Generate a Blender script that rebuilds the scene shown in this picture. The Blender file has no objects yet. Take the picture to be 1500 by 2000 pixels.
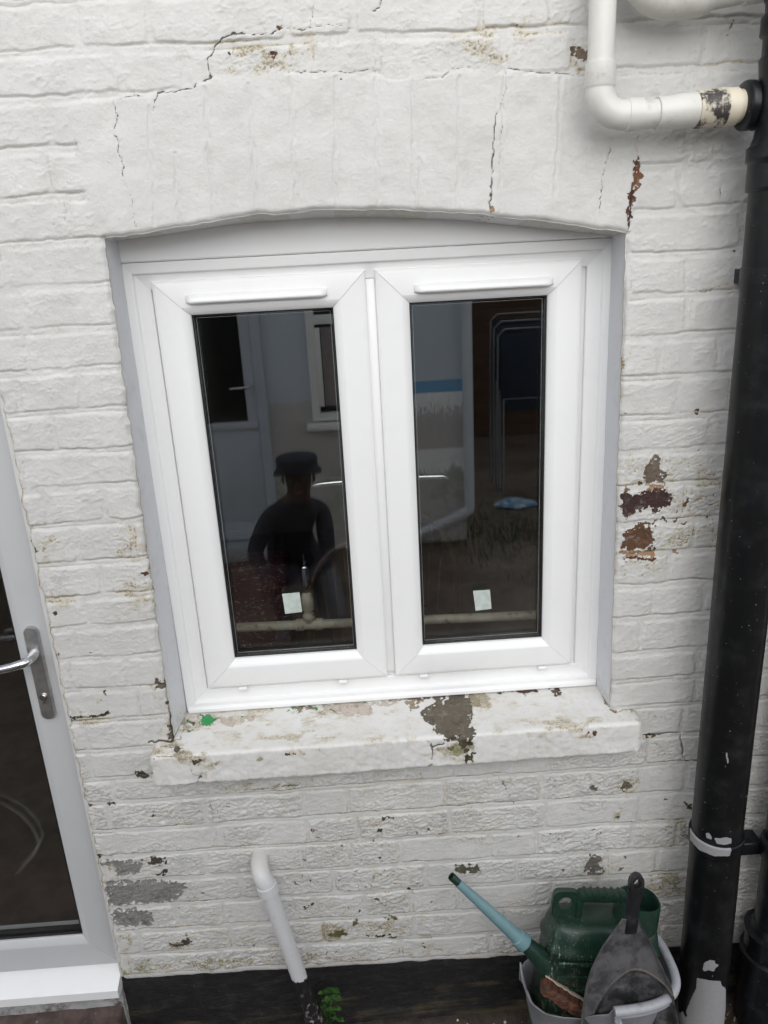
import bpy, bmesh, math, random
import numpy as np
from mathutils import Vector, Matrix

S = bpy.context.scene
COL = S.collection
rng = np.random.default_rng(7)
random.seed(7)

# ------------------------------------------------------------------ camera, sky, sun, exposure
CAM = np.array([0.0, -1.46004615, 1.875])
RT = np.array([0.99760783, -0.04670127, -0.05096666])
UP = np.array([0.0629927, 0.31050706, 0.94848157])
FW = np.array([0.02846979, 0.94942317, -0.31270612])
FPX = 1482.29
cd = bpy.data.cameras.new("camera"); cam = bpy.data.objects.new("camera", cd); COL.objects.link(cam)
cd.sensor_fit = 'HORIZONTAL'; cd.sensor_width = 36; cd.lens = FPX / 1500 * 36
cd.clip_start = 0.02; cd.clip_end = 500
m = Matrix.Identity(4)
for i in range(3):
    m[i][0] = RT[i]; m[i][1] = UP[i]; m[i][2] = -FW[i]; m[i][3] = CAM[i]
cam.matrix_world = m
S.camera = cam

SUN_EL, SUN_AZ = 36.0, 2.0          # degrees; azimuth: sun stands behind the camera, a little to its left
w = bpy.data.worlds.new("World"); S.world = w; w.use_nodes = True
wn = w.node_tree; wn.nodes.clear()
sky = wn.nodes.new('ShaderNodeTexSky'); sky.sky_type = 'NISHITA'; sky.sun_disc = False
sky.sun_elevation = math.radians(SUN_EL); sky.sun_rotation = math.radians(180 + SUN_AZ)
sky.air_density = 1.0; sky.dust_density = 1.0; sky.ozone_density = 1.0
hs = wn.nodes.new('ShaderNodeHueSaturation'); hs.inputs['Saturation'].default_value = 0.22
bg = wn.nodes.new('ShaderNodeBackground'); bg.inputs['Strength'].default_value = 0.15
wo = wn.nodes.new('ShaderNodeOutputWorld')
wn.links.new(sky.outputs[0], hs.inputs['Color']); wn.links.new(hs.outputs[0], bg.inputs['Color'])
wn.links.new(bg.outputs[0], wo.inputs['Surface'])
sd = bpy.data.lights.new("sun", 'SUN'); sun = bpy.data.objects.new("sun", sd); COL.objects.link(sun)
sd.energy = 0.6; sd.angle = math.radians(70); sd.color = (1.0, 0.985, 0.96)
el, az = math.radians(SUN_EL), math.radians(SUN_AZ)
sdir = Vector((-math.sin(az) * math.cos(el), -math.cos(az) * math.cos(el), math.sin(el)))  # towards the sun
sun.rotation_euler = sdir.to_track_quat('Z', 'Y').to_euler()
sun.location = (0, -3, 6)
S.view_settings.view_transform = 'Standard'; S.view_settings.look = 'None'
S.view_settings.exposure = 0.74; S.view_settings.gamma = 1.0
S.cycles.max_bounces = 10; S.cycles.transparent_max_bounces = 24; S.cycles.glossy_bounces = 5
S.cycles.use_denoising = True

# ------------------------------------------------------------------ helpers
def W(px, py, Y=0.0):
    """point of the plane y=Y seen at photo position (px,py)"""
    d = FW * FPX + RT * (px - 750) - UP * (py - 1000)
    return CAM + d * ((Y - CAM[1]) / d[1])
def PJ(V):
    d = np.asarray(V, dtype=float) - CAM
    z = d @ FW
    z = np.where(z < 0.05, 0.05, z)
    return 750 + FPX * (d @ RT) / z, 1000 - FPX * (d @ UP) / z

TAB = rng.random((256, 256))
def vn(x, y, seed=0):
    x = x + seed * 17.31; y = y + seed * 9.17
    xi = np.floor(x).astype(int); yi = np.floor(y).astype(int)
    fx = x - xi; fy = y - yi
    fx = fx * fx * fx * (fx * (fx * 6 - 15) + 10); fy = fy * fy * fy * (fy * (fy * 6 - 15) + 10)
    a = TAB[xi & 255, yi & 255]; b = TAB[(xi + 1) & 255, yi & 255]
    c = TAB[xi & 255, (yi + 1) & 255]; d = TAB[(xi + 1) & 255, (yi + 1) & 255]
    return (a * (1 - fx) + b * fx) * (1 - fy) + (c * (1 - fx) + d * fx) * fy
def fbm(x, y, oct=4, seed=0, gain=.5):
    s = 0; a = 1; t = 0
    for o in range(oct):
        s = s + a * vn(x * 2 ** o, y * 2 ** o, seed + o * 3); t += a; a *= gain
    return s / t
def ss(a, b, x):
    t = np.clip((x - a) / (b - a), 0, 1); return t * t * (3 - 2 * t)
def seg_dist(px, py, pts, closed=False):
    n = len(pts); d = np.full(px.shape, 1e9)
    for i in range(n if closed else n - 1):
        ax, ay = pts[i][:2]; bx, by = pts[(i + 1) % n][:2]
        vx, vy = bx - ax, by - ay; L = vx * vx + vy * vy + 1e-9
        t = np.clip(((px - ax) * vx + (py - ay) * vy) / L, 0, 1)
        d = np.minimum(d, np.hypot(px - ax - t * vx, py - ay - t * vy))
    return d
def inside(px, py, pts):
    r = np.zeros(px.shape, bool); n = len(pts)
    for i in range(n):
        ax, ay = pts[i]; bx, by = pts[(i + 1) % n]
        if ay == by: continue
        c = ((ay > py) != (by > py)) & (px < (bx - ax) * (py - ay) / (by - ay) + ax)
        r ^= c
    return r
def sdf(px, py, pts):
    """positive inside, in photo px; far points cheap"""
    P = np.array(pts, float); lo = P.min(0) - 30; hi = P.max(0) + 30
    out = np.full(px.shape, -30.0)
    k = (px > lo[0]) & (px < hi[0]) & (py > lo[1]) & (py < hi[1])
    if k.any():
        d = seg_dist(px[k], py[k], pts, True); i = inside(px[k], py[k], pts)
        out[k] = np.where(i, d, -d)
    return out

def mesh_np(name, V, F, smooth=True, attrs=None, colattrs=None):
    me = bpy.data.meshes.new(name)
    V = np.asarray(V, dtype=np.float32); F = np.asarray(F, dtype=np.int32)
    me.vertices.add(len(V)); me.vertices.foreach_set('co', V.ravel())
    n = F.shape[1]
    me.loops.add(F.size); me.loops.foreach_set('vertex_index', F.ravel())
    me.polygons.add(len(F)); me.polygons.foreach_set('loop_start', np.arange(0, F.size, n, dtype=np.int32))
    if smooth: me.polygons.foreach_set('use_smooth', np.ones(len(F), bool))
    me.update(calc_edges=True)
    for k, a in (attrs or {}).items():
        at = me.attributes.new(k, 'FLOAT', 'POINT'); at.data.foreach_set('value', np.asarray(a, dtype=np.float32).ravel())
    for k, a in (colattrs or {}).items():
        at = me.attributes.new(k, 'FLOAT_COLOR', 'POINT')
        at.data.foreach_set('color', np.concatenate([a, np.ones((len(a), 1))], 1).astype(np.float32).ravel())
    return me
def wloc(o):
    p = Vector(o.location)
    while o.parent: o = o.parent; p += Vector(o.location)
    return p
def link(name, me, mat, parent=None, origin=None):
    """vertices are given in world space; the object's origin goes to `origin`"""
    o = bpy.data.objects.new(name, me); COL.objects.link(o)
    if isinstance(mat, (list, tuple)):
        for x in mat: me.materials.append(x)
    elif mat: me.materials.append(mat)
    org = Vector(origin) if origin is not None else Vector((0, 0, 0))
    if origin is not None: me.transform(Matrix.Translation(-org))
    if parent is not None:
        o.parent = parent; o.location = org - wloc(parent)
    else: o.location = org
    return o
def tag(o, label=None, cat=None, group=None, kind=None):
    if label: o['label'] = label
    if cat: o['category'] = cat
    if group: o['group'] = group
    if kind: o['kind'] = kind
    return o
def empty(name, loc, label, cat, group=None):
    o = bpy.data.objects.new(name, None); COL.objects.link(o); o.location = loc; o.empty_display_size = .05
    return tag(o, label, cat, group)

class MB:
    def __init__(s): s.bm = bmesh.new()
    def ring_loft(s, rings, cap0=True, cap1=True, closed=True, mi=0):
        vs = [[s.bm.verts.new(tuple(p)) for p in r] for r in rings]
        n = len(vs[0])
        for a, b in zip(vs[:-1], vs[1:]):
            for i in range(n if closed else n - 1):
                j = (i + 1) % n
                try: f = s.bm.faces.new((a[i], a[j], b[j], b[i])); f.smooth = True; f.material_index = mi
                except ValueError: pass
        if cap0: f = s.bm.faces.new(vs[0][::-1]); f.material_index = mi
        if cap1: f = s.bm.faces.new(vs[-1]); f.material_index = mi
        return s
    def box(s, x0, x1, y0, y1, z0, z1, mi=0, bev=0):
        r = bmesh.ops.create_cube(s.bm, size=1.0)
        v = r['verts']
        for q in v: q.co = Vector(((x0 + x1) / 2 + q.co.x * (x1 - x0), (y0 + y1) / 2 + q.co.y * (y1 - y0), (z0 + z1) / 2 + q.co.z * (z1 - z0)))
        fs = {f for q in v for f in q.link_faces}
        for f in fs: f.material_index = mi
        if bev:
            es = list({e for q in v for e in q.link_edges})
            bmesh.ops.bevel(s.bm, geom=es, offset=bev, segments=2, affect='EDGES', profile=.5)
        return s
    def tube(s, pts, r, n=20, mi=0, cap=True):
        pts = [Vector(p) for p in pts]
        if not hasattr(r, '__len__'): r = [r] * len(pts)
        rings = []; ref = None
        for i, p in enumerate(pts):
            t = (pts[min(i + 1, len(pts) - 1)] - pts[max(i - 1, 0)])
            if t.length < 1e-9: t = Vector((0, 0, 1))
            t.normalize()
            if ref is None:
                ref = Vector((0, 1, 0)) if abs(t.y) < .9 else Vector((1, 0, 0))
            u = (ref - t * ref.dot(t)).normalized(); v = t.cross(u); ref = u
            rings.append([p + (u * math.cos(a) + v * math.sin(a)) * r[i] for a in [2 * math.pi * k / n for k in range(n)]])
        s.ring_loft(rings, cap, cap, mi=mi); return s
    def done(s, name, mat, parent=None, origin=None, sharp=None, recalc=True):
        if recalc: bmesh.ops.recalc_face_normals(s.bm, faces=s.bm.faces)
        me = bpy.data.meshes.new(name); s.bm.to_mesh(me); s.bm.free()
        if sharp is None: me.set_sharp_from_angle(angle=math.radians(60))
        if sharp is not None:
            for p in me.polygons: p.use_smooth = True
            me.set_sharp_from_angle(angle=math.radians(sharp))
        return link(name, me, mat, parent, origin)
def arc(c, r, a0, a1, n, ux, uz):
    c = Vector(c); ux = Vector(ux); uz = Vector(uz)
    return [c + ux * (r * math.cos(a0 + (a1 - a0) * i / n)) + uz * (r * math.sin(a0 + (a1 - a0) * i / n)) for i in range(n + 1)]
def steps(p0, p1, spec):
    """straight run p0->p1 with (t, r) stations"""
    p0 = Vector(p0); p1 = Vector(p1)
    return [p0.lerp(p1, t) for t, r in spec], [r for t, r in spec]

# ------------------------------------------------------------------ materials
class N:
    def __init__(s, name):
        s.m = bpy.data.materials.new(name); s.m.use_nodes = True; s.t = s.m.node_tree; s.t.nodes.clear()
        s.out = s.new('ShaderNodeOutputMaterial'); s.b = s.new('ShaderNodeBsdfPrincipled'); s.l(s.b.outputs[0], s.out.inputs['Surface'])
        s._co = None
    def new(s, k, **kw):
        n = s.t.nodes.new(k)
        for a, b in kw.items(): setattr(n, a, b)
        return n
    def l(s, a, b): s.t.links.new(a, b)
    def put(s, sock, v):
        if isinstance(v, bpy.types.NodeSocket): s.l(v, sock)
        elif isinstance(v, (tuple, list)) and len(v) == 3 and sock.type == 'RGBA': sock.default_value = (*v, 1)
        else: sock.default_value = v
    def co(s):
        if s._co is None: s._co = s.new('ShaderNodeNewGeometry').outputs['Position']
        return s._co
    def mapv(s, scale):
        n = s.new('ShaderNodeMapping'); s.l(s.co(), n.inputs['Vector']); n.inputs['Scale'].default_value = scale; return n.outputs[0]
    def noise(s, scale, detail=4, rough=.55, vec=None, dist=0):
        n = s.new('ShaderNodeTexNoise'); n.inputs['Scale'].default_value = scale; n.inputs['Detail'].default_value = detail
        n.inputs['Roughness'].default_value = rough; n.inputs['Distortion'].default_value = dist
        s.l(vec or s.co(), n.inputs['Vector']); return n.outputs['Fac']
    def attr(s, name, col=False):
        n = s.new('ShaderNodeAttribute', attribute_name=name); return n.outputs['Color' if col else 'Fac']
    def math(s, op, a, b=0.0, c=None, clamp=False):
        n = s.new('ShaderNodeMath', operation=op, use_clamp=clamp); s.put(n.inputs[0], a); s.put(n.inputs[1], b)
        if c is not None: s.put(n.inputs[2], c)
        return n.outputs[0]
    def ramp(s, v, a, b, lo=0.0, hi=1.0):
        n = s.new('ShaderNodeMapRange', interpolation_type='SMOOTHSTEP'); s.put(n.inputs['Value'], v)
        n.inputs['From Min'].default_value = a; n.inputs['From Max'].default_value = b
        n.inputs['To Min'].default_value = lo; n.inputs['To Max'].default_value = hi; return n.outputs[0]
    def mix(s, f, a, b):
        n = s.new('ShaderNodeMix', data_type='RGBA'); s.put(n.inputs[0], f); s.put(n.inputs[6], a); s.put(n.inputs[7], b); return n.outputs[2]
    def bump(s, h, strength=.5, dist=.001, prev=None):
        n = s.new('ShaderNodeBump'); n.inputs['Strength'].default_value = strength; n.inputs['Distance'].default_value = dist
        s.put(n.inputs['Height'], h)
        if prev is not None: s.l(prev, n.inputs['Normal'])
        return n.outputs[0]
    def fin(s, col=None, rough=None, normal=None, **kw):
        if col is not None: s.put(s.b.inputs['Base Color'], col)
        if rough is not None: s.put(s.b.inputs['Roughness'], rough)
        if normal is not None: s.l(normal, s.b.inputs['Normal'])
        for k, v in kw.items(): s.put(s.b.inputs[k.replace('_', ' ')], v)
        return s.m

def simple(name, col, rough=.5, var=.12, vscale=30, bscale=200, bstr=.15, bdist=.0006, dirt=None, dirtamt=(.6, .8), dscale=25, **kw):
    n = N(name); a = n.noise(vscale, 5)
    lo = tuple(c * (1 - var) for c in col); hi = tuple(min(1, c * (1 + var)) for c in col)
    c = n.mix(n.ramp(a, .3, .7), lo, hi)
    if dirt: c = n.mix(n.ramp(n.noise(dscale, 7, .65), dirtamt[0], dirtamt[1]), c, dirt)
    return n.fin(c, rough, n.bump(n.noise(bscale, 3), bstr, bdist), **kw)

def painted(name, base, base2, rough=.55, specks=None, bscale=240, bstr=.5):
    """paint with traced peeling, grime, algae and cracks carried as surface attributes"""
    n = N(name)
    f1 = n.noise(9, 5, .6); f2 = n.noise(160, 4, .6); f3 = n.noise(420, 3, .6); f4 = n.noise(45, 6, .7)
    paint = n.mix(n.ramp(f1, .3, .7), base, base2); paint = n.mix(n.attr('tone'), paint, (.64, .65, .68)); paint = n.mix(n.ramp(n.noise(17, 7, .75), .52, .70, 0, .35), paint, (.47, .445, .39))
    paint = n.mix(n.ramp(f4, .52, .78, 0, .35), paint, tuple(c * .82 for c in base))
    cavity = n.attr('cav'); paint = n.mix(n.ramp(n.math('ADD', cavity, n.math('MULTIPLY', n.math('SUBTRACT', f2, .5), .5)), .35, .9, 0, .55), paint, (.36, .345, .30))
    gr = n.math('ADD', n.attr('grime'), n.math('MULTIPLY', n.math('SUBTRACT', n.noise(70, 7, .7), .5), 1.5))
    g1 = n.ramp(gr, .22, .85, 0, .62); paint = n.mix(g1, paint, (.50, .42, .27))
    g2 = n.ramp(n.math('ADD', n.attr('grime'), n.math('MULTIPLY', n.math('SUBTRACT', n.noise(230, 6, .75), .5), 3.4)), .74, .98, 0, .6)
    paint = n.mix(g2, paint, (.13, .105, .06))
    al = n.ramp(n.math('ADD', n.attr('algae'), n.math('MULTIPLY', n.math('SUBTRACT', n.noise(110, 6, .7), .5), 2.2)), .42, .9, 0, .7)
    paint = n.mix(al, paint, (.17, .18, .055))
    e = n.math('ADD', n.math('MULTIPLY', n.math('SUBTRACT', n.noise(120, 6, .75), .5), .9), n.math('MULTIPLY', n.math('SUBTRACT', f3, .5), .45))
    bv = n.math('ADD', n.attr('bare'), e)
    bare = n.ramp(bv, .48, .53)
    bc = n.attr('bcol', True)
    bc = n.mix(n.ramp(f3, .35, .7, 0, .6), bc, n.mix(.5, bc, (.03, .022, .018)))
    bc = n.mix(n.ramp(n.noise(55, 6, .75), .50, .66, 0, .5), bc, (.27, .24, .20)); bc = n.mix(n.ramp(n.noise(33, 6, .75), .52, .62, 0, .6), bc, n.mix(.65, bc, (.015, .011, .010)))
    col = n.mix(bare, paint, bc)
    rim = n.math('MULTIPLY', n.ramp(bv, .34, .48), n.math('SUBTRACT', 1.0, bare))
    col = n.mix(n.math('MULTIPLY', rim, .45), col, (.50, .42, .30))
    ck = n.ramp(n.math('ADD', n.attr('crack'), n.math('MULTIPLY', n.math('SUBTRACT', f3, .5), .7)), .52, .85, 0, .9)
    col = n.mix(ck, col, (.045, .033, .024))
    cr = n.attr('crust'); fl1 = n.ramp(n.noise(42, 6, .7, n.mapv((1, 1, 1.6))), .46, .51); fl2 = n.ramp(n.noise(100, 5, .7, n.mapv((1, 1, 1.5))), .48, .53)
    flk = n.math('MULTIPLY', n.math('ADD', fl1, n.math('MULTIPLY', fl2, .6)), cr)
    crev = n.math('MULTIPLY', n.ramp(n.math('ABSOLUTE', n.math('SUBTRACT', n.noise(42, 6, .7, n.mapv((1, 1, 1.6))), .47)), .016, .0), cr)
    col = n.mix(n.math('MULTIPLY', n.math('MULTIPLY', crev, n.ramp(f4, .45, .62)), .6), col, (.24, .20, .14))
    nb = n.bump(n.noise(230, 5, .65), bstr, .0022)
    nb = n.bump(flk, .7, .0012, nb)
    nb = n.bump(n.noise(bscale * 2.2, 2, .5), bstr * .6, .0004, nb)
    nb = n.bump(n.math('ADD', bare, n.math('MULTIPLY', ck, .8)), 1.0, -.0022, nb)
    rg = n.mix(bare, (rough,) * 3, (.92,) * 3)
    return n.fin(col, rg, nb)

M_wall = painted('wall_paint', (.645, .635, .61), (.585, .577, .552), .6)
M_sill = painted('sill_paint', (.74, .735, .72), (.68, .665, .62), .42, bstr=.22)
M_plinth = None
def mk_plinth():
    n = N('black_bitumen_paint'); a = n.noise(30, 6, .65); b = n.noise(5, 5, .6, n.mapv((1, 1, 5))); c = n.noise(300, 3)
    pz = n.new('ShaderNodeSeparateXYZ'); n.l(n.co(), pz.inputs[0])
    col = n.mix(n.ramp(a, .45, .8), (.010, .009, .009), (.028, .026, .024))
    low = n.math('ADD', n.math('MULTIPLY', n.math('SUBTRACT', .11, pz.outputs['Z']), 6.0), n.math('MULTIPLY', n.math('SUBTRACT', b, .5), 5.0))
    col = n.mix(n.ramp(low, .2, 1.2, 0, .85), col, n.mix(n.ramp(a, .4, .6), (.075, .068, .028), (.10, .07, .045)))
    col = n.mix(n.ramp(n.noise(200, 2, .5), .70, .76, 0, .7), col, (.14, .13, .12))
    return n.fin(col, .7, n.bump(n.noise(60, 6, .7, n.mapv((1, 1, 2.5))), .9, .004))
M_plinth = mk_plinth()
M_highlight = simple('painted_spacer_highlight', (.42, .44, .43), .35)  # pale colour standing in for the highlight on the spacer bar
def mk_pvc(name, col=(.865, .862, .852), rough=.28):
    n = N(name); a = n.noise(14, 5, .6); b = n.noise(3, 3)
    c = n.mix(n.ramp(a, .5, .8, 0, .3), col, tuple(x * .90 for x in col))
    c = n.mix(n.ramp(n.noise(600, 2), .72, .8, 0, .15), c, (.4, .38, .34))
    return n.fin(c, n.ramp(b, .3, .7, rough, rough + .12), n.bump(n.noise(25, 2), .05, .0005))
M_pvc = mk_pvc('white_upvc')
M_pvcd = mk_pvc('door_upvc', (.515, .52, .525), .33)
M_gasket = simple('black_gasket', (.012, .012, .012), .45)
M_spacer = simple('spacer_bar', (.02, .02, .021), .25, Metallic=0.3)
M_pipew = simple('white_waste_pipe', (.66, .645, .60), .33, .06, 8, 120, .15, dirt=(.36, .32, .24), dirtamt=(.56, .85), dscale=22)
M_pipey = simple('cream_pipe_fitting', (.66, .60, .47), .4, .06, 8, 120, .15, dirt=(.25, .20, .12), dirtamt=(.55, .8), dscale=30)
def mk_soot():
    n = N('blackened_fitting'); v = n.noise(38, 6, .65)
    c = n.mix(n.ramp(v, .44, .56), (.62, .57, .46), (.055, .045, .045))
    c = n.mix(n.ramp(n.noise(90, 5, .7), .62, .7, 0, .7), c, (.36, .27, .12))
    return n.fin(c, .5, n.bump(v, .5, .002))
M_soot = mk_soot()
def mk_black(name, base=(.006, .0065, .007), rough=.32, chip=None):
    n = N(name); c = n.mix(n.ramp(n.noise(18, 5, .65), .45, .8, 0, 1), base, tuple(x * 2.4 + .006 for x in base))
    c = n.mix(n.ramp(n.noise(210, 2, .5), .735, .76, 0, .8), c, (.30, .30, .29))
    c = n.mix(n.ramp(n.noise(60, 5, .8, n.mapv((3, 3, .35))), .62, .85, 0, .35), c, (.05, .055, .05))
    nb = n.bump(n.noise(90, 3), .12, .0008)
    if chip is not None:
        cm = n.ramp(n.math('ADD', n.attr('bare'), n.math('MULTIPLY', n.math('SUBTRACT', n.noise(130, 5, .65), .5), .55)), .48, .52)
        g = n.mix(n.noise(190, 4, .7), tuple(x * .7 for x in chip), chip)
        c = n.mix(cm, c, g); nb = n.bump(cm, .8, -.0008, nb)
        return n.fin(c, n.ramp(cm, 0, 1, rough, .75), nb, Specular_IOR_Level=.28)
    return n.fin(c, rough, nb, Specular_IOR_Level=.3)
M_black = mk_black('black_pipe_paint', chip=(.36, .355, .36))
M_blackb = mk_black('black_fitting', (.008, .009, .011), .3)
M_grey = simple('bare_grey_plastic', (.33, .33, .345), .55, .1, 40, dirt=(.12, .11, .10), dirtamt=(.6, .85))
M_chrome = simple('chrome', (.72, .73, .75), .09, .05, 10, 40, .03, Metallic=1.0)
M_satin = simple('worn_handle_plate', (.50, .49, .48), .3, .25, 25, 90, .2, dirt=(.30, .27, .24), dirtamt=(.5, .75), Metallic=.85)

def mk_glass(name='window_glass', f=.128, tint=(.985, .993, .989)):
    n = N(name); t = n.new('ShaderNodeBsdfTransparent'); t.inputs[0].default_value = (*tint, 1)
    g = n.new('ShaderNodeBsdfGlossy'); g.inputs['Roughness'].default_value = 0.0
    fr = n.new('ShaderNodeFresnel'); fr.inputs['IOR'].default_value = 1.52
    # geometry normals of the far face point away; use a symmetric facing term instead of Fresnel there
    lw = n.new('ShaderNodeLayerWeight'); lw.inputs['Blend'].default_value = .5
    fac = n.math('ADD', f, n.math('MULTIPLY', n.math('POWER', lw.outputs['Facing'], 5.0), .8), clamp=True)
    mx = n.new('ShaderNodeMixShader'); n.l(fac, mx.inputs[0]); n.l(t.outputs[0], mx.inputs[1]); n.l(g.outputs[0], mx.inputs[2])
    n.l(mx.outputs[0], n.out.inputs['Surface']); n.t.nodes.remove(n.b); return n.m
M_glass = mk_glass()
M_glass_door = mk_glass('door_glass', .07)

# ------------------------------------------------------------------ traced marks (positions in the photo, on the wall's own surface)
def z7(l): return [(x / 4, 1000 + y / 4) for x, y in l]
def z3(l): return [(1150 + x / 4, 750 + y / 4) for x, y in l]
BRK = (.115, .045, .028); BRK2 = (.055, .025, .024); BRN = (.13, .075, .038); TAN = (.40, .24, .12); GRY = (.27, .26, .245); DRK = (.07, .055, .04); STO = (.135, .115, .085); OLV = (.14, .125, .035)
BARE = [
 (z3([(430,650),(480,615),(500,570),(540,545),(550,580),(540,630),(560,680),(610,700),(600,730),(580,770),(440,765),(425,700)]), (.17,.13,.095)),
 (z3([(440,775),(585,770),(600,810),(470,820)]), TAN),
 (z3([(255,870),(290,850),(420,845),(470,820),(600,815),(650,860),(655,910),(620,950),(560,985),(500,1015),(475,960),(450,955),(420,1000),(350,990),(320,1030),(280,1045),(255,1000)]), BRK2),
 (z3([(275,790),(330,830),(290,845)]), BRN),
 (z3([(365,765),(400,770),(410,795),(370,800)]), BRN),
 (z3([(240,1260),(270,1160),(330,1110),(400,1100),(480,1105),(480,1130),(490,1190),(505,1240),(520,1290),(250,1290)]), (.13,.062,.03)),
 (z3([(330,1085),(530,1075),(520,1105),(400,1108)]), BRN),
 (z3([(240,1300),(520,1295),(520,1345),(250,1340)]), TAN),
 (z3([(265,1352),(520,1350),(500,1375),(430,1378),(280,1376)]), BRK),
 (z3([(715,965),(740,930),(770,880),(778,915),(750,955),(725,975)]), BRN),
 (z3([(565,1030),(600,1050),(635,1060),(610,1095),(575,1060)]), BRN),
 (z3([(660,1055),(705,1050),(700,1068),(665,1068)]), BRN),
 (z3([(720,1085),(770,1075),(765,1092),(730,1098)]), BRN),
 (z3([(650,1300),(700,1305),(700,1325),(650,1330)]), TAN),
 (z3([(830,215),(845,196),(860,210),(855,232),(835,230)]), BRN),
 ([(1241,304),(1248,306),(1254,325),(1254,345),(1248,360),(1238,375),(1233,372),(1237,340)], (.19,.085,.045)),
 ([(1230,370),(1239,372),(1236,400),(1232,440),(1222,444),(1226,400)], BRK),
 ([(953,405),(962,403),(963,414),(954,416)], TAN),
 ([(208,1726),(225,1722),(300,1718),(358,1722),(365,1735),(350,1752),(330,1760),(280,1764),(215,1766),(208,1750)], GRY),
 ([(195,1676),(230,1680),(277,1678),(275,1706),(240,1712),(222,1706),(230,1696),(198,1692)], GRY),
 ([(218,1782),(240,1774),(298,1776),(302,1800),(270,1808),(222,1806)], GRY),
 ([(292,1675),(322,1674),(324,1684),(305,1690),(294,1686)], DRK),
 ([(318,1696),(326,1698),(325,1708),(300,1710),(312,1704)], DRK),
 ([(886,1684),(900,1688),(925,1686),(939,1692),(937,1702),(900,1704),(886,1698)], (.12,.11,.07)),
 ([(1150,1668),(1172,1667),(1176,1680),(1170,1690),(1183,1702),(1180,1706),(1146,1704),(1145,1690)], (.16,.145,.13)),
 ([(1210,1690),(1218,1692),(1214,1700),(1206,1702)], (.16,.15,.13)),
 ([(1156,1533),(1166,1534),(1168,1542),(1154,1542)], STO),
 ([(1210,1540),(1216,1526),(1230,1528),(1234,1536),(1216,1545)], STO),
 ([(1196,1592),(1210,1588),(1207,1598)], OLV),
 ([(1257,1434),(1278,1434),(1272,1440),(1258,1441)], BRN),
 (z7([(1145,280),(1165,300),(1178,400),(1170,480),(1160,470),(1148,380)]), TAN),
 (z7([(1095,480),(1120,450),(1150,480),(1155,510),(1130,515)]), BRK),
 (z7([(1200,1290),(1240,1310),(1290,1320),(1290,1380),(1220,1385),(1215,1340)]), STO),
 (z7([(1300,1480),(1320,1500),(1318,1530),(1300,1520)]), BRN),
 (z7([(1312,1600),(1330,1600),(1345,1700),(1340,1790),(1320,1785)]), STO),
 (z7([(810,1395),(835,1395),(830,1425),(812,1420)]), DRK),
 (z7([(550,1600),(640,1598),(780,1590),(850,1545),(858,1580),(740,1604),(600,1612),(555,1640)]), DRK),
 (z7([(225,190),(250,250),(300,300),(285,330),(240,270)]), STO),
 (z7([(330,710),(360,750),(350,830),(335,790)]), STO),
 ([(262,1505),(276,1503),(288,1510),(285,1518),(266,1514)], DRK),
 ([(640,1824),(645,1818),(668,1816),(690,1824),(680,1830),(650,1830)], OLV),
 ([(714,1822),(740,1822),(768,1826),(778,1828),(770,1834),(745,1828),(716,1828)], DRK),
 ([(362,1820),(368,1830),(376,1836),(350,1848),(330,1842),(345,1840),(360,1836)], DRK),
 ([(745,1592),(758,1590),(770,1594),(768,1600),(760,1596),(748,1599)], DRK),
 ([(736,1618),(746,1616),(748,1622),(738,1624)], DRK),
 ([(614,1633),(626,1633),(624,1638),(616,1638)], DRK),
 ([(572,1722),(584,1718),(586,1726),(576,1728)], OLV),
 ([(590,1772),(600,1766),(614,1762),(612,1768),(600,1772)], DRK),
 ([(728,1752),(737,1752),(735,1758)], DRK),
 ([(685,1798),(697,1796),(698,1803),(688,1806)], OLV),
 ([(753,1790),(770,1788),(772,1794),(758,1795)], OLV),
 ([(1336,1568),(1350,1566),(1352,1580),(1338,1578)], DRK),
 ([(172,1573),(182,1573),(180,1577),(172,1577)], BRK), ([(210,1570),(228,1567),(230,1572),(212,1573)], BRK),
 ([(186,1665),(200,1668),(196,1678),(184,1676)], DRK),
 ([(1113,95),(1130,92),(1150,98),(1152,112),(1140,120),(1126,118),(1118,110)], (.20,.15,.11)),
 ([(545,50),(552,52),(550,60),(542,60)], BRN), ([(444,98),(452,100),(450,110),(443,106)], BRK),([(530,100),(540,102),(536,112),(529,110)], BRK),
 ([(1214,702),(1222,700),(1220,712),(1214,712)], TAN),
]
SPOTS = [(607,1621,3),(837,1619,4),(702,1779,4),(799,1736,4),(679,1773,3),(825,1842,4),(740,1672,2),(660,1672,2),(706,1679,3),(805,1743,3),(640,1860,3),(655,1858,3),(590,1710,2),(1220,806,3),(1365,880,4),(1390,965,4),(1332,963,3),(1360,990,3),(1380,1010,3),(1320,1000,3),(1262,805,2),(1017,1692,3),(1434,490,4),(1356,102,2),(518,58,2),(630,82,2),(1010,50,3),(1068,55,2),(1356,119,2),(1105,1398,2),(1252,1600,2),(1300,1405,3),(1322,1600,3),(1325,1608,3),(1425,458,2),(665,155,2),(207,1270,2),(107,1197,5),(115,1278,3),(152,1267,3),(177,1274,3),(300,1150,2)]
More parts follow.
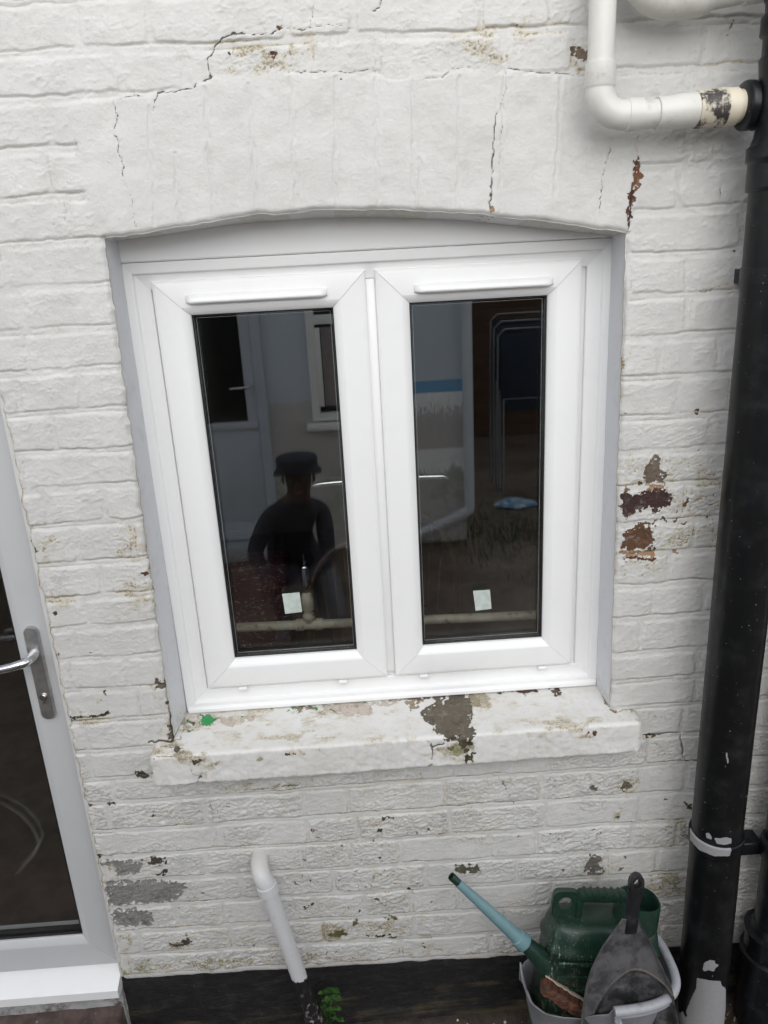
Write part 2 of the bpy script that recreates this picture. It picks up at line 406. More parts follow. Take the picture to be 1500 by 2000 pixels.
CRACKS = [
 ([(552,53),(545,58),(530,67),(500,68),(455,66),(435,75),(420,90),(418,100),(406,115),(410,140),(413,155),(390,162),(375,172),(345,178),(310,182)], 2.4),
 ([(310,182),(302,200),(300,225)], 1.6),
 ([(285,185),(250,190),(222,197),(228,220),(229,240),(222,255),(230,275),(233,300),(240,320),(242,350)], 1.8),
 ([(242,350),(258,390),(262,430),(267,442)], 1.2), ([(148,272),(150,300),(155,318)], 1.2),
 ([(560,53),(590,60),(610,55),(660,48),(690,56)], 1.3), ([(612,10),(610,35),(606,55)], 1.2),
 ([(745,0),(740,15),(728,24)], 2),
 ([(970,222),(966,245),(963,300),(960,350),(957,400),(958,412)], 2.4), ([(990,140),(987,165),(984,190),(974,215)], 1.3),
 ([(984,195),(976,300),(972,340)], 1),
 ([(1195,268),(1190,295),(1178,330),(1174,370),(1170,425)], 1.4),
 ([(1244,300),(1246,255)], 1.2), ([(1236,370),(1229,400),(1230,425),(1224,452)], 3),
 ([(990,135),(1010,137),(1050,141),(1100,145),(1140,148)], 1.8), ([(820,158),(830,154),(865,152),(880,135),(920,132)], 1.4),
 ([(560,143),(640,140),(680,143),(715,137),(735,140),(750,143)], 1.6),
 ([(1257,1435),(1290,1433),(1329,1432)], 2.6), ([(1329,1437),(1333,1478),(1340,1485),(1363,1483)], 2.6),
 (z7([(1310,1420),(1315,1500),(1320,1600),(1345,1700),(1355,1785)]), 2.6), (z7([(1160,1800),(1250,1785),(1355,1788)]), 4),
 (z7([(1150,260),(1180,480),(1225,740),(1245,900),(1285,1120),(1315,1200)]), 1.3),
 (z7([(510,1670),(560,1610),(640,1600),(740,1600),(850,1570)]), 2.6),
 ([(962,1512),(975,1520),(990,1540),(996,1560),(1005,1570)], 1.5), ([(822,1508),(822,1525)], 1.2),
 ([(480,1541),(520,1540),(560,1534),(586,1532)], 2), ([(1402,98),(1405,60),(1420,30),(1432,32)], .01),
 ([(1432,35),(1428,50),(1420,70)], 1.6), ([(1405,370),(1408,385),(1410,392)], 1.8),
 ([(1270,535),(1290,545),(1320,548),(1340,535)], .01),
 ([(1350,560),(1375,572),(1395,565),(1412,555)], 1.2),
 ([(700,1560),(712,1590),(725,1602)],.01),
 ([(240,1640),(232,1650),(236,1668)],.01),
]
def bl(cx, cy, rx, ry, a): return (cx, cy, rx, ry, a)
GRIME = [bl(505,100,80,42,.62), bl(620,95,90,30,.35), bl(470,75,60,20,.35), bl(970,85,70,42,.5), bl(1130,110,30,30,.75), bl(1005,60,80,25,.4), bl(700,80,60,50,.25), bl(260,95,120,20,.12),
 bl(270,1060,35,45,.5), bl(275,1160,35,30,.6), bl(95,1070,35,25,.5), bl(110,1180,25,22,.5), bl(310,1330,22,30,.6), bl(180,1400,50,12,.55), bl(330,1420,20,40,.5), bl(205,1352,14,12,.6),
 bl(1290,940,90,55,.42), bl(1380,960,60,60,.45), bl(1345,1060,70,40,.42), bl(1250,1110,60,30,.4), bl(1330,990,40,20,.4),
 bl(1220,1535,30,16,.5), bl(1205,1592,20,12,.6), bl(1310,1722,40,26,.72), bl(1180,1690,45,20,.35), bl(230,1690,55,20,.4), bl(280,1745,80,20,.3), bl(360,1838,35,16,.6), bl(650,1823,45,10,.7), bl(755,1810,60,25,.45), bl(830,1840,15,25,.5), bl(740,1605,35,25,.35),
 bl(240,1895,60,14,.7), bl(400,1885,150,12,.6), bl(620,1873,120,9,.5), bl(900,1862,160,10,.55), bl(1200,1850,120,10,.5), bl(480,1820,40,80,.30), bl(170,1600,20,60,.3), bl(205,1720,14,120,.35), bl(235,1840,14,60,.5), bl(1345,1590,20,30,.5),
 bl(1390,560,40,20,.35), bl(1218,760,12,20,.3), bl(1221,705,14,16,.6), bl(550,1535,90,12,.5), bl(1030,1530,120,10,.25), bl(340,1400,18,60,.45), bl(1400,1050,60,300,.25), bl(1330,1640,60,100,.32), bl(1420,150,60,120,.2), bl(30,90,60,10,.15), bl(60,210,20,60,.1)]
ALG = [bl(350,1835,30,12,.6), bl(690,1800,14,10,.6), bl(760,1790,25,8,.5), bl(245,1893,50,8,.7), bl(430,1885,60,8,.6), bl(1205,1590,16,10,.6), bl(1300,1735,50,12,.55), bl(180,1395,50,8,.45), bl(95,1060,25,14,.3), bl(1285,1395,30,6,.7), bl(205,1355,10,8,.5), bl(930,1862,60,6,.4), bl(265,1128,25,10,.4), bl(500,120,60,30,.25), bl(1000,60,40,20,.3), bl(197,1680,16,12,.5)]
def gauss(PX, PY, L):
    g = np.zeros(PX.shape)
    PX, PY = PX + (fbm(PX * .022, PY * .03, 4, 251, .6) - .5) * 90, PY + (fbm(PX * .025, PY * .04, 4, 257, .6) - .5) * 50
    for cx, cy, rx, ry, a in L:
        q = ((PX - cx) / rx) ** 2 + ((PY - cy) / ry) ** 2
        g = np.maximum(g, a * np.exp(-q * .7))
    return g
def bare_attr(PX, PY, polys, wid=7.0):
    b = np.zeros(PX.shape); c = np.tile(np.array(STO, float), (PX.size, 1)).reshape(PX.shape + (3,)); best = np.full(PX.shape, -29.0)
    QX = PX + (fbm(PX * .11, PY * .11, 3, 201, .6) - .5) * 15; QY = PY + (fbm(PX * .11, PY * .13, 3, 207, .6) - .5) * 12
    ISL = ss(.60, .68, fbm(PX * .16, PY * .22, 3, 223)) * 7 - ss(.5, .3, fbm(PX * .05, PY * .05, 2, 227)) * 1.5
    for pts, col in polys:
        s = sdf(QX, QY, pts); s = s - ISL; k = s > best
        best = np.where(k, s, best); c[k] = col
    return np.clip(.5 + best / wid, 0, 1.0), c, best
def crack_attr(PX, PY, L):
    v = np.zeros(PX.shape)
    for pts, wd in L:
        if wd < .1: continue
        P = np.array(pts); lo = P.min(0) - 12; hi = P.max(0) + 12
        k = (PX > lo[0]) & (PX < hi[0]) & (PY > lo[1]) & (PY < hi[1])
        if not k.any(): continue
        jx = PX[k] + (vn(PX[k] * .13, PY[k] * .13, 3) - .5) * 5; jy = PY[k] + (vn(PX[k] * .13, PY[k] * .13, 5) - .5) * 5
        d = seg_dist(jx, jy, pts)
        tt = vn(PX[k] * .05, PY[k] * .05, 8) * .8 + .4
        v[k] = np.maximum(v[k], np.clip(1 - d / (wd * tt * 1.25 + 1.2), 0, 1) * min(1, .62 + wd * .14))
    return v

# ------------------------------------------------------------------ the house: painted brick wall
house = empty('brick_house', (0, 0, 0), 'white painted brick house wall with a double window, black base and glazed door', 'house')
ax_ = [-.430,-.34,-.248,-.156,-.064,.027,.119,.211,.304,.398,.474,.514]
az_ = [1.941,1.947,1.957,1.966,1.968,1.965,1.960,1.951,1.939,1.924,1.911,1.903]
XL, XR, ZS = -.432, .520, .884
def seg(a, b, st): n = max(1, int(round((b - a) / st))); return list(np.linspace(a, b, n + 1))
XE = -.668
xs = [-3.2, -2.4, -1.62, -1.3, -1.0, -.8, -.70] + seg(XE, XL, .0021) + seg(XL, XR, .0021)[1:] + seg(XR, .97, .0021)[1:] + [1.0, 1.1, 1.3, 1.7, 2.2, 3.0]
zs = seg(.19, ZS, .0021) + seg(ZS, 1.935, .0021)[1:] + seg(1.935, 2.33, .0021)[1:] + [2.36, 2.45, 2.7, 3.0]
xs = np.array(xs); zs = np.array(zs); nx, nz = len(xs), len(zs)
Xg, Zg = np.meshgrid(xs, zs)          # rows z
iL = int(np.argmin(abs(xs - XL))); iR = int(np.argmin(abs(xs - XR)))
jB = int(np.argmin(abs(zs - ZS))); jT = int(np.argmin(abs(zs - 1.935)))
iD = int(np.argmin(abs(xs - XE))); iD0 = int(np.argmin(abs(xs + 1.62)))
zplin = np.interp(xs, [-.666, -.261, .307, .749, 1.2], [.218, .207, .190, .175, .165]) + (vn(xs * 30, xs * 0, 2) - .5) * .006
zarch = np.interp(xs, ax_, az_); zarch = zarch + np.where((xs > XL) & (xs < XR), (fbm(xs * 28, xs * 0 + 3, 3, 4) - .5) * .007, 0)
Z = Zg.copy()
a = Zg <= ZS; Z[a] = (zplin[None, :] + (Zg - .19) / (ZS - .19) * (ZS - zplin[None, :]))[a]
b = (Zg > ZS) & (Zg <= 1.935 + 1e-9); Z[b] = (ZS + (Zg - ZS) / (1.935 - ZS) * (zarch[None, :] - ZS))[b]
c = (Zg > 1.935 + 1e-9) & (Zg < 2.33); Z[c] = (zarch[None, :] + (Zg - 1.935) / (2.33 - 1.935) * (2.33 - zarch[None, :]))[c]
X = Xg.copy()
tz = np.clip((Z - .9) / 1.04, 0, 1)
gl = np.exp(-((Xg - XL) / .03) ** 2); gr_ = np.exp(-((Xg - XR) / .03) ** 2)
X += gl * ((-.450 + .020 * tz) - XL) + gr_ * ((.529 - .013 * tz) - XR)
rough_e = (fbm(Z * 60, Z * 0 + 1.5, 3, 9) - .5) * .006
X += gl * rough_e * np.where(np.abs(Xg - XL) < .02, 1, .3) + gr_ * (fbm(Z * 45, Z * 0 + 7.5, 3, 19) - .5) * .004
gd = np.exp(-((Xg - XE) / .012) ** 2); X += gd * (fbm(Z * 50, Z * 0 + 4, 4, 29) - .45) * .012
PX, PY = PJ(np.stack([X, np.zeros_like(X), Z], -1).reshape(-1, 3)); PX = PX.reshape(X.shape); PY = PY.reshape(X.shape)

# course lines as read off the photo, left pier and right pier
Lc = {0:(60,97),1:(60,189),2:(60,286),3:(100,380),4:(120,467),7:(130,718),9:(150,877),11:(200,1017),12:(200,1092),13:(190,1160),14:(210,1217),15:(230,1279),16:(200,1343),17:(200,1403),18:(220,1460),19:(200,1518),20:(200,1566),21:(240,1618),22:(240,1668),23:(250,1718),24:(280,1766),25:(300,1812),26:(300,1858)}
Rc = {9:(1300,807),10:(1280,875),11:(1290,942),12:(1260,1014),13:(1260,1077),14:(1270,1138),15:(1260,1202),16:(1280,1268),17:(1320,1320),18:(1330,1373),19:(1300,1433),20:(1280,1490),21:(1250,1548),22:(1250,1603),23:(1250,1655),24:(1250,1704),25:(1250,1755),26:(1250,1803)}
ks = np.arange(-36, 28)
kl = sorted(Lc); zl = [W(*Lc[k])[2] for k in kl]; kr = sorted(Rc); zr = [W(*Rc[k])[2] for k in kr]
def ext(k, kk, zz):
    if k < kk[0]: return zz[0] + (kk[0] - k) * .0765
    if k > kk[-1]: return zz[-1] - (k - kk[-1]) * .068
    return float(np.interp(k, kk, zz))
zL = np.array([ext(k, kl, zl) for k in ks]); zR = np.array([ext(k, kr, zr) for k in ks])
far = ks < 9; zR[far] = zL[far] + (zR[list(ks).index(9)] - zL[list(ks).index(9)])
def brickwork(X, Z):
    H = np.zeros(X.shape); CRU = np.zeros(X.shape); mort = np.ones(X.shape); ID = np.zeros(X.shape); CRE = np.zeros(X.shape)
    t = (X + .55) / 1.2
    wob = (fbm(X * 7, Z * 7, 3, 11) - .5) * .007
    wob2 = (fbm(X * 40, Z * 40, 2, 13) - .5) * .005
    for i in range(len(ks) - 1):
        k = ks[i]
        wx = (vn(X * 6 + k * 3.3, X * 0 + k * 1.7, 21) - .5) * .004
        top = zL[i] + (zR[i] - zL[i]) * t + wob + wx - .0095
        bot = zL[i + 1] + (zR[i + 1] - zL[i + 1]) * t + wob
        bot = bot + (vn(X * 26, X * 0 + k * 5.7, 23) - .5) * .0045 + (vn(X * 70, X * 0 + k * 2.9, 25) - .5) * .002; top = top + (vn(X * 24, X * 0 + k * 7.7, 27) - .5) * .004
        msk = (Z < top + .006) & (Z > bot - .006)
        if not msk.any(): continue
        x0 = -3.4 + (.112 if k % 2 else 0) + random.uniform(-.03, .03)
        edges = [x0]; st = (k % 2 == 0)
        while edges[-1] < 3.2:
            if k > 16: ln = random.choice([.222, .222, .112])
            else: ln = .222 if st else .112
            if random.random() < .2: st = st
            else: st = not st
            edges.append(edges[-1] + ln + random.uniform(-.008, .008))
        edges = np.array(edges)
        xm = X[msk]; zm = Z[msk]; xm2 = xm + wob2[msk]
        j = np.clip(np.searchsorted(edges, xm2) - 1, 0, len(edges) - 2)
        e0 = edges[j] + .005; e1 = edges[j + 1] - .005
        dx = np.minimum(xm2 - e0, e1 - xm2); dz = np.minimum(top[msk] - (zm + wob2[msk] * .6), (zm + wob2[msk] * .6) - bot[msk])
        rr = .009
        qx = rr - dx; qz = rr - dz
        d = rr - np.where((qx > 0) & (qz > 0), np.hypot(np.maximum(qx, 0), np.maximum(qz, 0)), np.maximum(qx, qz))
        low = ss(1.0, .75, zm)
        soft = .006 - .002 * low
        soft_b = np.where(((zm - bot[msk]) < (top[msk] - zm)), soft * .6, soft * 1.5)
        hh = ss(-.0015, 1, d / soft_b)
        vb = TAB[(j * 7 + k * 13) & 255, (k * 5 + j) & 255]; vb2 = TAB[(j * 3 + k * 29) & 255, (k * 11 + j * 5) & 255]; vb3 = TAB[(j * 31 + k * 3) & 255, (k * 17 + j * 7) & 255]
        perp_fade = np.where(dx < dz, .15 + .65 * (vb3 > .6), 1.0)
        base = .0019 + (vb - .5) * .0012 + ((zm - (top[msk] + bot[msk]) / 2) / .03) * (vb2 - .45) * .0010
        cur = hh * base * np.where(dx < dz * 1.0, np.maximum(perp_fade, 1 - (1 - perp_fade) * (1 - hh)), 1)
        fl = np.where((dx < .008) & (dx < dz), perp_fade, 1.0)
        h_here = np.where(fl < 1, base * (1 - fl) * .75 + cur * fl, cur)
        upd = d > -.0015
        cm = ss(.38, .62, fbm(xm * 14, xm * 0 + k * 4.1, 2, 41)) * .95 + .05
        gv = np.exp(-((zm - bot[msk] + .0006) / .0015) ** 2) * cm * (dx > -.02)
        CRE[msk] = np.maximum(CRE[msk], gv)
        gt = np.exp(-((zm - top[msk]) / .0012) ** 2) * ss(.5, .75, vn(xm * 8, xm * 0 + k * 2.3, 43)) * .7; CRE[msk] = np.maximum(CRE[msk], gt)
        idx = np.where(msk)
        ii = (idx[0][upd], idx[1][upd])
        better = h_here[upd] > H[ii]
        ii = (ii[0][better], ii[1][better])
        H[ii] = h_here[upd][better]
        CRU[ii] = (np.where(vb2 > .42, .30 + vb2 * .6, .16 + .5 * ss(.5, .62, vn(xm * 11, zm * 17, 47))) * np.clip(hh, 0, 1))[upd][better]
        mort[ii] = 1 - np.clip(hh, 0, 1)[upd][better]; ID[ii] = vb[upd][better]
    return H, CRU, mort, CRE
H, CRU, MORT, CRE = brickwork(X, Z)
# arch of upright bricks: flat, smooth paint with faint joints
ARCHP = [(205,470),(168,375),(150,290),(138,200),(225,194),(300,184),(390,163),(415,155),(560,143),(770,150),(1000,138),(1150,150),(1246,300),(1226,470),(1100,440),(900,420),(700,415),(500,425),(350,450)]
am = sdf(PX, PY, ARCHP); am = ss(-8, 8, am + (fbm(X * 60, Z * 60, 2, 33) - .5) * 14)
am = np.where((Z > 1.88) & (X > -.75) & (X < .7), am, 0)
VJ = [((290,210),(305,440)),((400,172),(418,432)),((485,165),(502,418)),((565,152),(580,410)),((655,150),(655,405)),((733,152),(738,408)),((806,160),(808,412)),((897,150),(892,418)),((984,142),(975,418)),((1095,150),(1080,430)),((342,300),(352,442)),((820,310),(818,412))]
hv = np.zeros(X.shape)
for i_, (p, q) in enumerate(VJ):
    k = (abs(PX - (p[0] + q[0]) / 2) < 30) & (PY < 480)
    d = seg_dist(PX[k] + (vn(X[k] * 60, Z[k] * 60, 37 + i_) - .5) * 6, PY[k], [p, q])
    hv[k] += -np.exp(-(d / 2.6) ** 2) * .0013 + np.exp(-((d - 6) / 4) ** 2) * .0007
hv += (fbm(X * 14, Z * 14, 3, 51) - .5) * .002
H = H * (1 - am) + am * (.0030 + hv)
CRU *= (1 - am); CRE *= (1 - am)
# textures of thick old paint
n1 = fbm(X * 95, Z * 125, 4, 61); n2 = fbm(X * 28, Z * 34, 4, 71); n3 = fbm(X * 240, Z * 260, 2, 81)
wx = (fbm(X * 50, Z * 50, 2, 91) - .5) * 1.4
rid = 1 - np.abs(2 * fbm(X * 115 + wx, Z * 190 + wx, 3, 95, .55) - 1)
rid2 = 1 - np.abs(2 * fbm(X * 42 + wx, Z * 110 + wx, 4, 97, .6) - 1)
lowz = ss(.98, .70, Z); lowz = np.maximum(lowz, gauss(PX, PY, [bl(1300,1000,110,120,.8), bl(270,1080,60,90,.6), bl(100,1120,50,90,.6), bl(1240,1240,60,50,.4), bl(960,80,180,50,.5), bl(500,95,90,45,.7)]))
H += (n2 - .5) * .0022 - CRE * .0016 + (n1 - .5) * .0011 * (1 - .55 * am) + (n3 - .5) * .0005
cz = CRU * lowz
H += cz * ((ss(.62, .98, rid) - .35) * .0018 + (ss(.7, .98, rid2) - .3) * .0020)
# wrinkles/drips of paint on the upper piers
H += (1 - lowz) * (1 - am) * ss(.84, .99, rid2) * .0008 * ss(.4, .6, n2)
# round scar on the right
dd = np.abs(np.hypot((PX - 1392) / 1.0, (PY - 345) * 1.0) - 75)
H += np.where(PX > 1300, np.exp(-(dd / 4) ** 2) * .0016 * (PY > 330), 0) + gauss(PX, PY, [bl(1380,300,40,30,1)]) * (ss(.75, .97, rid2)) * .003
bare, bcol, bbest = bare_attr(PX, PY, BARE)
JX = PX + (fbm(PX * .3, PY * .3, 2, 211) - .5) * 9; JY = PY + (fbm(PX * .3, PY * .3, 2, 217) - .5) * 7
for sx, sy, sr in SPOTS:
    d = np.hypot(JX - sx, (JY - sy) * 1.5); s_ = np.clip(.5 + (sr * .8 - d) / 6, 0, 1); k = s_ > bare; bare = np.maximum(bare, s_); bcol[k & (s_ > .2)] = DRK
# scattered tiny holes low down
for i_ in range(46):
    sx, sy = random.uniform(230, 1330), random.uniform(1560, 1850); d = np.hypot((JX - sx) / random.uniform(1, 2.4), JY - sy); sr = random.uniform(.6, 2.2)
    s_ = np.clip(.5 + (sr - d) / 5, 0, 1) * .9; k = s_ > bare; bare = np.maximum(bare, s_); bcol[k & (s_ > .2)] = random.choice([DRK, STO, BRN])
crack = crack_attr(PX, PY, CRACKS)
grime = gauss(PX, PY, GRIME); grime = np.maximum(grime, (.06 + .16 * lowz) * ss(.35, .65, fbm(X * 6, Z * 9, 4, 93))); algae = gauss(PX, PY, ALG)
edge_l = np.clip(1 - (X - XE) / .02, 0, 1) * (Z < 1.6); grime = np.maximum(grime, edge_l * .5)
vis = (PX > -200) & (PX < 1700) & (PY > -200) & (PY < 2200)
H += bare * -.0010 - ss(.3, .9, crack) * .0013 + ss(.25, .45, bare) * (1 - ss(.5, .7, bare)) * .0012 * n2 * 1.6
# worn arrises at the opening
ins = (Zg >= ZS) & (Zg <= 1.935)
dO = np.where(ins, np.minimum(np.abs(Xg - XL), np.abs(Xg - XR)), 1.0)
dO = np.where((Xg > XL) & (Xg < XR) & (Zg >= 1.935), np.minimum(dO, Zg - 1.935), dO)
dO = np.minimum(dO, np.where(Zg < 2.1, np.abs(Xg - XE), 1))
H -= np.clip(1 - dO / .010, 0, 1) ** 2 * (.0045 + .004 * fbm(X * 35, Z * 35, 2, 44))
H -= np.clip(1 - (Zg - .19) / .008, 0, 1) ** 2 * .002
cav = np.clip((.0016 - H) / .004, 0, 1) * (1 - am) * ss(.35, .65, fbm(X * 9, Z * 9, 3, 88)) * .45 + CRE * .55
def blur(A, k):
    for ax in (0, 1):
        c_ = np.cumsum(np.pad(A, [(k + 1, k) if a_ == ax else (0, 0) for a_ in (0, 1)], mode='edge'), axis=ax)
        A = (c_[2 * k + 1:] - c_[:-2 * k - 1]) / (2 * k + 1) if ax == 0 else (c_[:, 2 * k + 1:] - c_[:, :-2 * k - 1]) / (2 * k + 1)
    return A
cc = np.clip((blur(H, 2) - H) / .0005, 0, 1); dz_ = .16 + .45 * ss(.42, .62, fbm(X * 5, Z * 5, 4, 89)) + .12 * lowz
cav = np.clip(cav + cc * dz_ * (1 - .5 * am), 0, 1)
grime = np.clip(grime * (.75 + 1.0 * cc + 1.2 * CRE) * (.55 + 1.1 * ss(.35, .62, fbm(X * 45, Z * 70, 3, 261))), 0, 1)
zone = .25 + .75 * lowz
crack = np.maximum(crack, CRE * ss(.56, .66, fbm(X * 22, Z * 40, 3, 231)) * zone * .95)
crack = np.maximum(crack, ss(.665, .76, fbm(X * 130, Z * 210, 2, 237)) * ss(.4, .65, fbm(X * 13, Z * 13, 2, 239)) * CRU * lowz * .85)
fine = (Xg > -.70) & (Xg < 1.0) & (Zg < 2.35)
Yg = np.where(fine, -H, -.003)
Vw = np.stack([X, Yg, Z], -1).reshape(-1, 3)
idx = np.arange(nx * nz).reshape(nz, nx)
keep = np.ones((nz - 1, nx - 1), bool)
keep[jB:jT, iL:iR] = False
jD = int(np.argmin(abs(zs - 2.2))); keep[:jD, iD0:iD] = False
q = np.stack([idx[:-1, :-1], idx[:-1, 1:], idx[1:, 1:], idx[1:, :-1]], -1)[keep]
# reveal strip, following the same edge inwards
path = [(j, iL) for j in range(jB, jT)] + [(jT, i) for i in range(iL, iR + 1)] + [(j, iR) for j in range(jT - 1, jB - 1, -1)]
pj = np.array(path); pid = idx[pj[:, 0], pj[:, 1]]
P0 = Vw[pid]; nr = 26; NP = len(pid)
xin = np.clip(P0[:, 0], -.4335, .5255); side = (pj[:, 0] < jT)
xin = np.where(side & (pj[:, 1] == iL), -.4335, np.where(side & (pj[:, 1] == iR), .5255, xin))
zin = np.where(side, P0[:, 2], P0[:, 2] - .007)
zin = np.where(~side, np.interp(P0[:, 0], [-.43,-.367,-.219,-.071,.077,.227,.378,.479,.52], [1.936,1.943,1.954,1.957,1.950,1.939,1.918,1.906,1.900]), zin)
arcl = np.concatenate([[0], np.cumsum(np.linalg.norm(np.diff(P0[:, [0, 2]], axis=0), axis=1))])
rows = []; rg = {k: [] for k in ('bare', 'grime', 'algae', 'crack', 'cav', 'tone')}; rc = []
for r in range(1, nr + 1):
    t = r / nr; y = P0[:, 1] * (1 - t) + t * .150
    te = ss(0, .12, t)
    nz_ = (fbm(arcl * 18, t * 1.2 + arcl * 0, 3, 66) - .5) * .0016 * te
    tzz = np.clip((P0[:, 2] - .9) / 1.04, 0, 1); xf = np.where(side & (pj[:, 1] == iL), -.450 + .020 * tzz, np.where(side & (pj[:, 1] == iR), .529 - .013 * tzz, P0[:, 0]))
    x_ = P0[:, 0] * (1 - te) + (xf * (1 - t) + xin * t) * te; z_ = P0[:, 2] * (1 - te) + (P0[:, 2] * (1 - t) + zin * t) * te
    x_ = x_ + np.where(side, nz_ * np.where(pj[:, 1] == iL, 1, -1), 0); z_ = z_ - np.where(~side, nz_, 0)
    rows.append(np.stack([x_, y, z_], -1))
    g = np.zeros(NP) + .10 * (1 - t)
    g = np.maximum(g, np.where(side & (z_ < 1.02), .45 * (1 - (z_ - .89) / .13), 0)); g = np.maximum(g, np.where(~side, .25 + .3 * (fbm(arcl * 12, arcl * 0, 2, 5) > .55), 0))
    rg['grime'].append(g); rg['bare'].append(np.zeros(NP)); rg['algae'].append(np.zeros(NP) + np.where(z_ < .93, .4, 0)); rg['cav'].append(np.zeros(NP))
    ck = np.zeros(NP)
    if 18 < r < 21: ck = np.where(~side & (fbm(arcl * 14, arcl * 0 + 3, 3, 15) > .5), .9, 0)
    ck = np.maximum(ck, np.where(~side & (abs(x_ - (.262 + .01 * math.sin(r))) < .0022), .9 * (t < .8), 0))
    ck = np.maximum(ck, np.where(~side & (abs(x_ - (.47 + .012 * t + .004 * math.sin(r * 1.3))) < .0022), .8, 0))
    ck = np.maximum(ck, np.where(side & (z_ < .8975), .7, 0)); ck = np.maximum(ck, np.where((pj[:, 1] == iR) & side & (z_ > 1.885) & (t > .4), .5, 0))
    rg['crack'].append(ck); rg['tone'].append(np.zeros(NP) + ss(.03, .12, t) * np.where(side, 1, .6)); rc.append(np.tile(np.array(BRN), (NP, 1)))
nb0 = len(Vw)
Va = np.concatenate([Vw] + rows)
rid_ = np.concatenate([[pid], nb0 + np.arange(nr * NP).reshape(nr, NP)])
q2 = np.stack([rid_[:-1, :-1], rid_[:-1, 1:], rid_[1:, 1:], rid_[1:, :-1]], -1).reshape(-1, 4)
at = {'bare': np.concatenate([bare.ravel()] + rg['bare']), 'grime': np.concatenate([grime.ravel()] + rg['grime']), 'algae': np.concatenate([algae.ravel()] + rg['algae']),
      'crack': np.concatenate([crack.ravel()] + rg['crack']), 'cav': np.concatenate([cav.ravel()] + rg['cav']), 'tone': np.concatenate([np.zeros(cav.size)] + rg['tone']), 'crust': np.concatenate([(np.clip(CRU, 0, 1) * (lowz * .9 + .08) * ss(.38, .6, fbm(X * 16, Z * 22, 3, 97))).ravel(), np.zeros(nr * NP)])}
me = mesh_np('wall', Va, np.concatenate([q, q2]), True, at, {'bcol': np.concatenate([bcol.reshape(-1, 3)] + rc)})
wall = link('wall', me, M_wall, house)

# black base course under the paint
xp = np.array([XE - .003] + seg(-.66, 1.0, .004) + [1.5, 3.2]); zp = np.array(seg(-.06, .215, .004)); Xp, Zp = np.meshgrid(xp, zp)
tp = (Zp + .06) / .275; ztop = np.interp(xp, [-.666, -.261, .307, .749, 1.2], [.221, .210, .193, .178, .168])
Zq = -.06 + tp * (ztop[None, :] + .06)
Yp = .004 - (fbm(Xp * 10, Zq * 22, 4, 101) - .5) * .010 - ss(.06, 0, Zq) * .012 * fbm(Xp * 9, Zq * 0, 3, 103)
ip = np.arange(Xp.size).reshape(Xp.shape)
me = mesh_np('plinth', np.stack([Xp, Yp, Zq], -1).reshape(-1, 3), np.stack([ip[:-1, :-1], ip[:-1, 1:], ip[1:, 1:], ip[1:, :-1]], -1).reshape(-1, 4))
tag(link('plinth', me, M_plinth, house), 'black painted base of the wall')
# wall end at the door opening
me = MB(); me.box(XE - .006, XE + .004, .0065, .15, -.05, 2.2); me.done('door_reveal', M_wall, house)

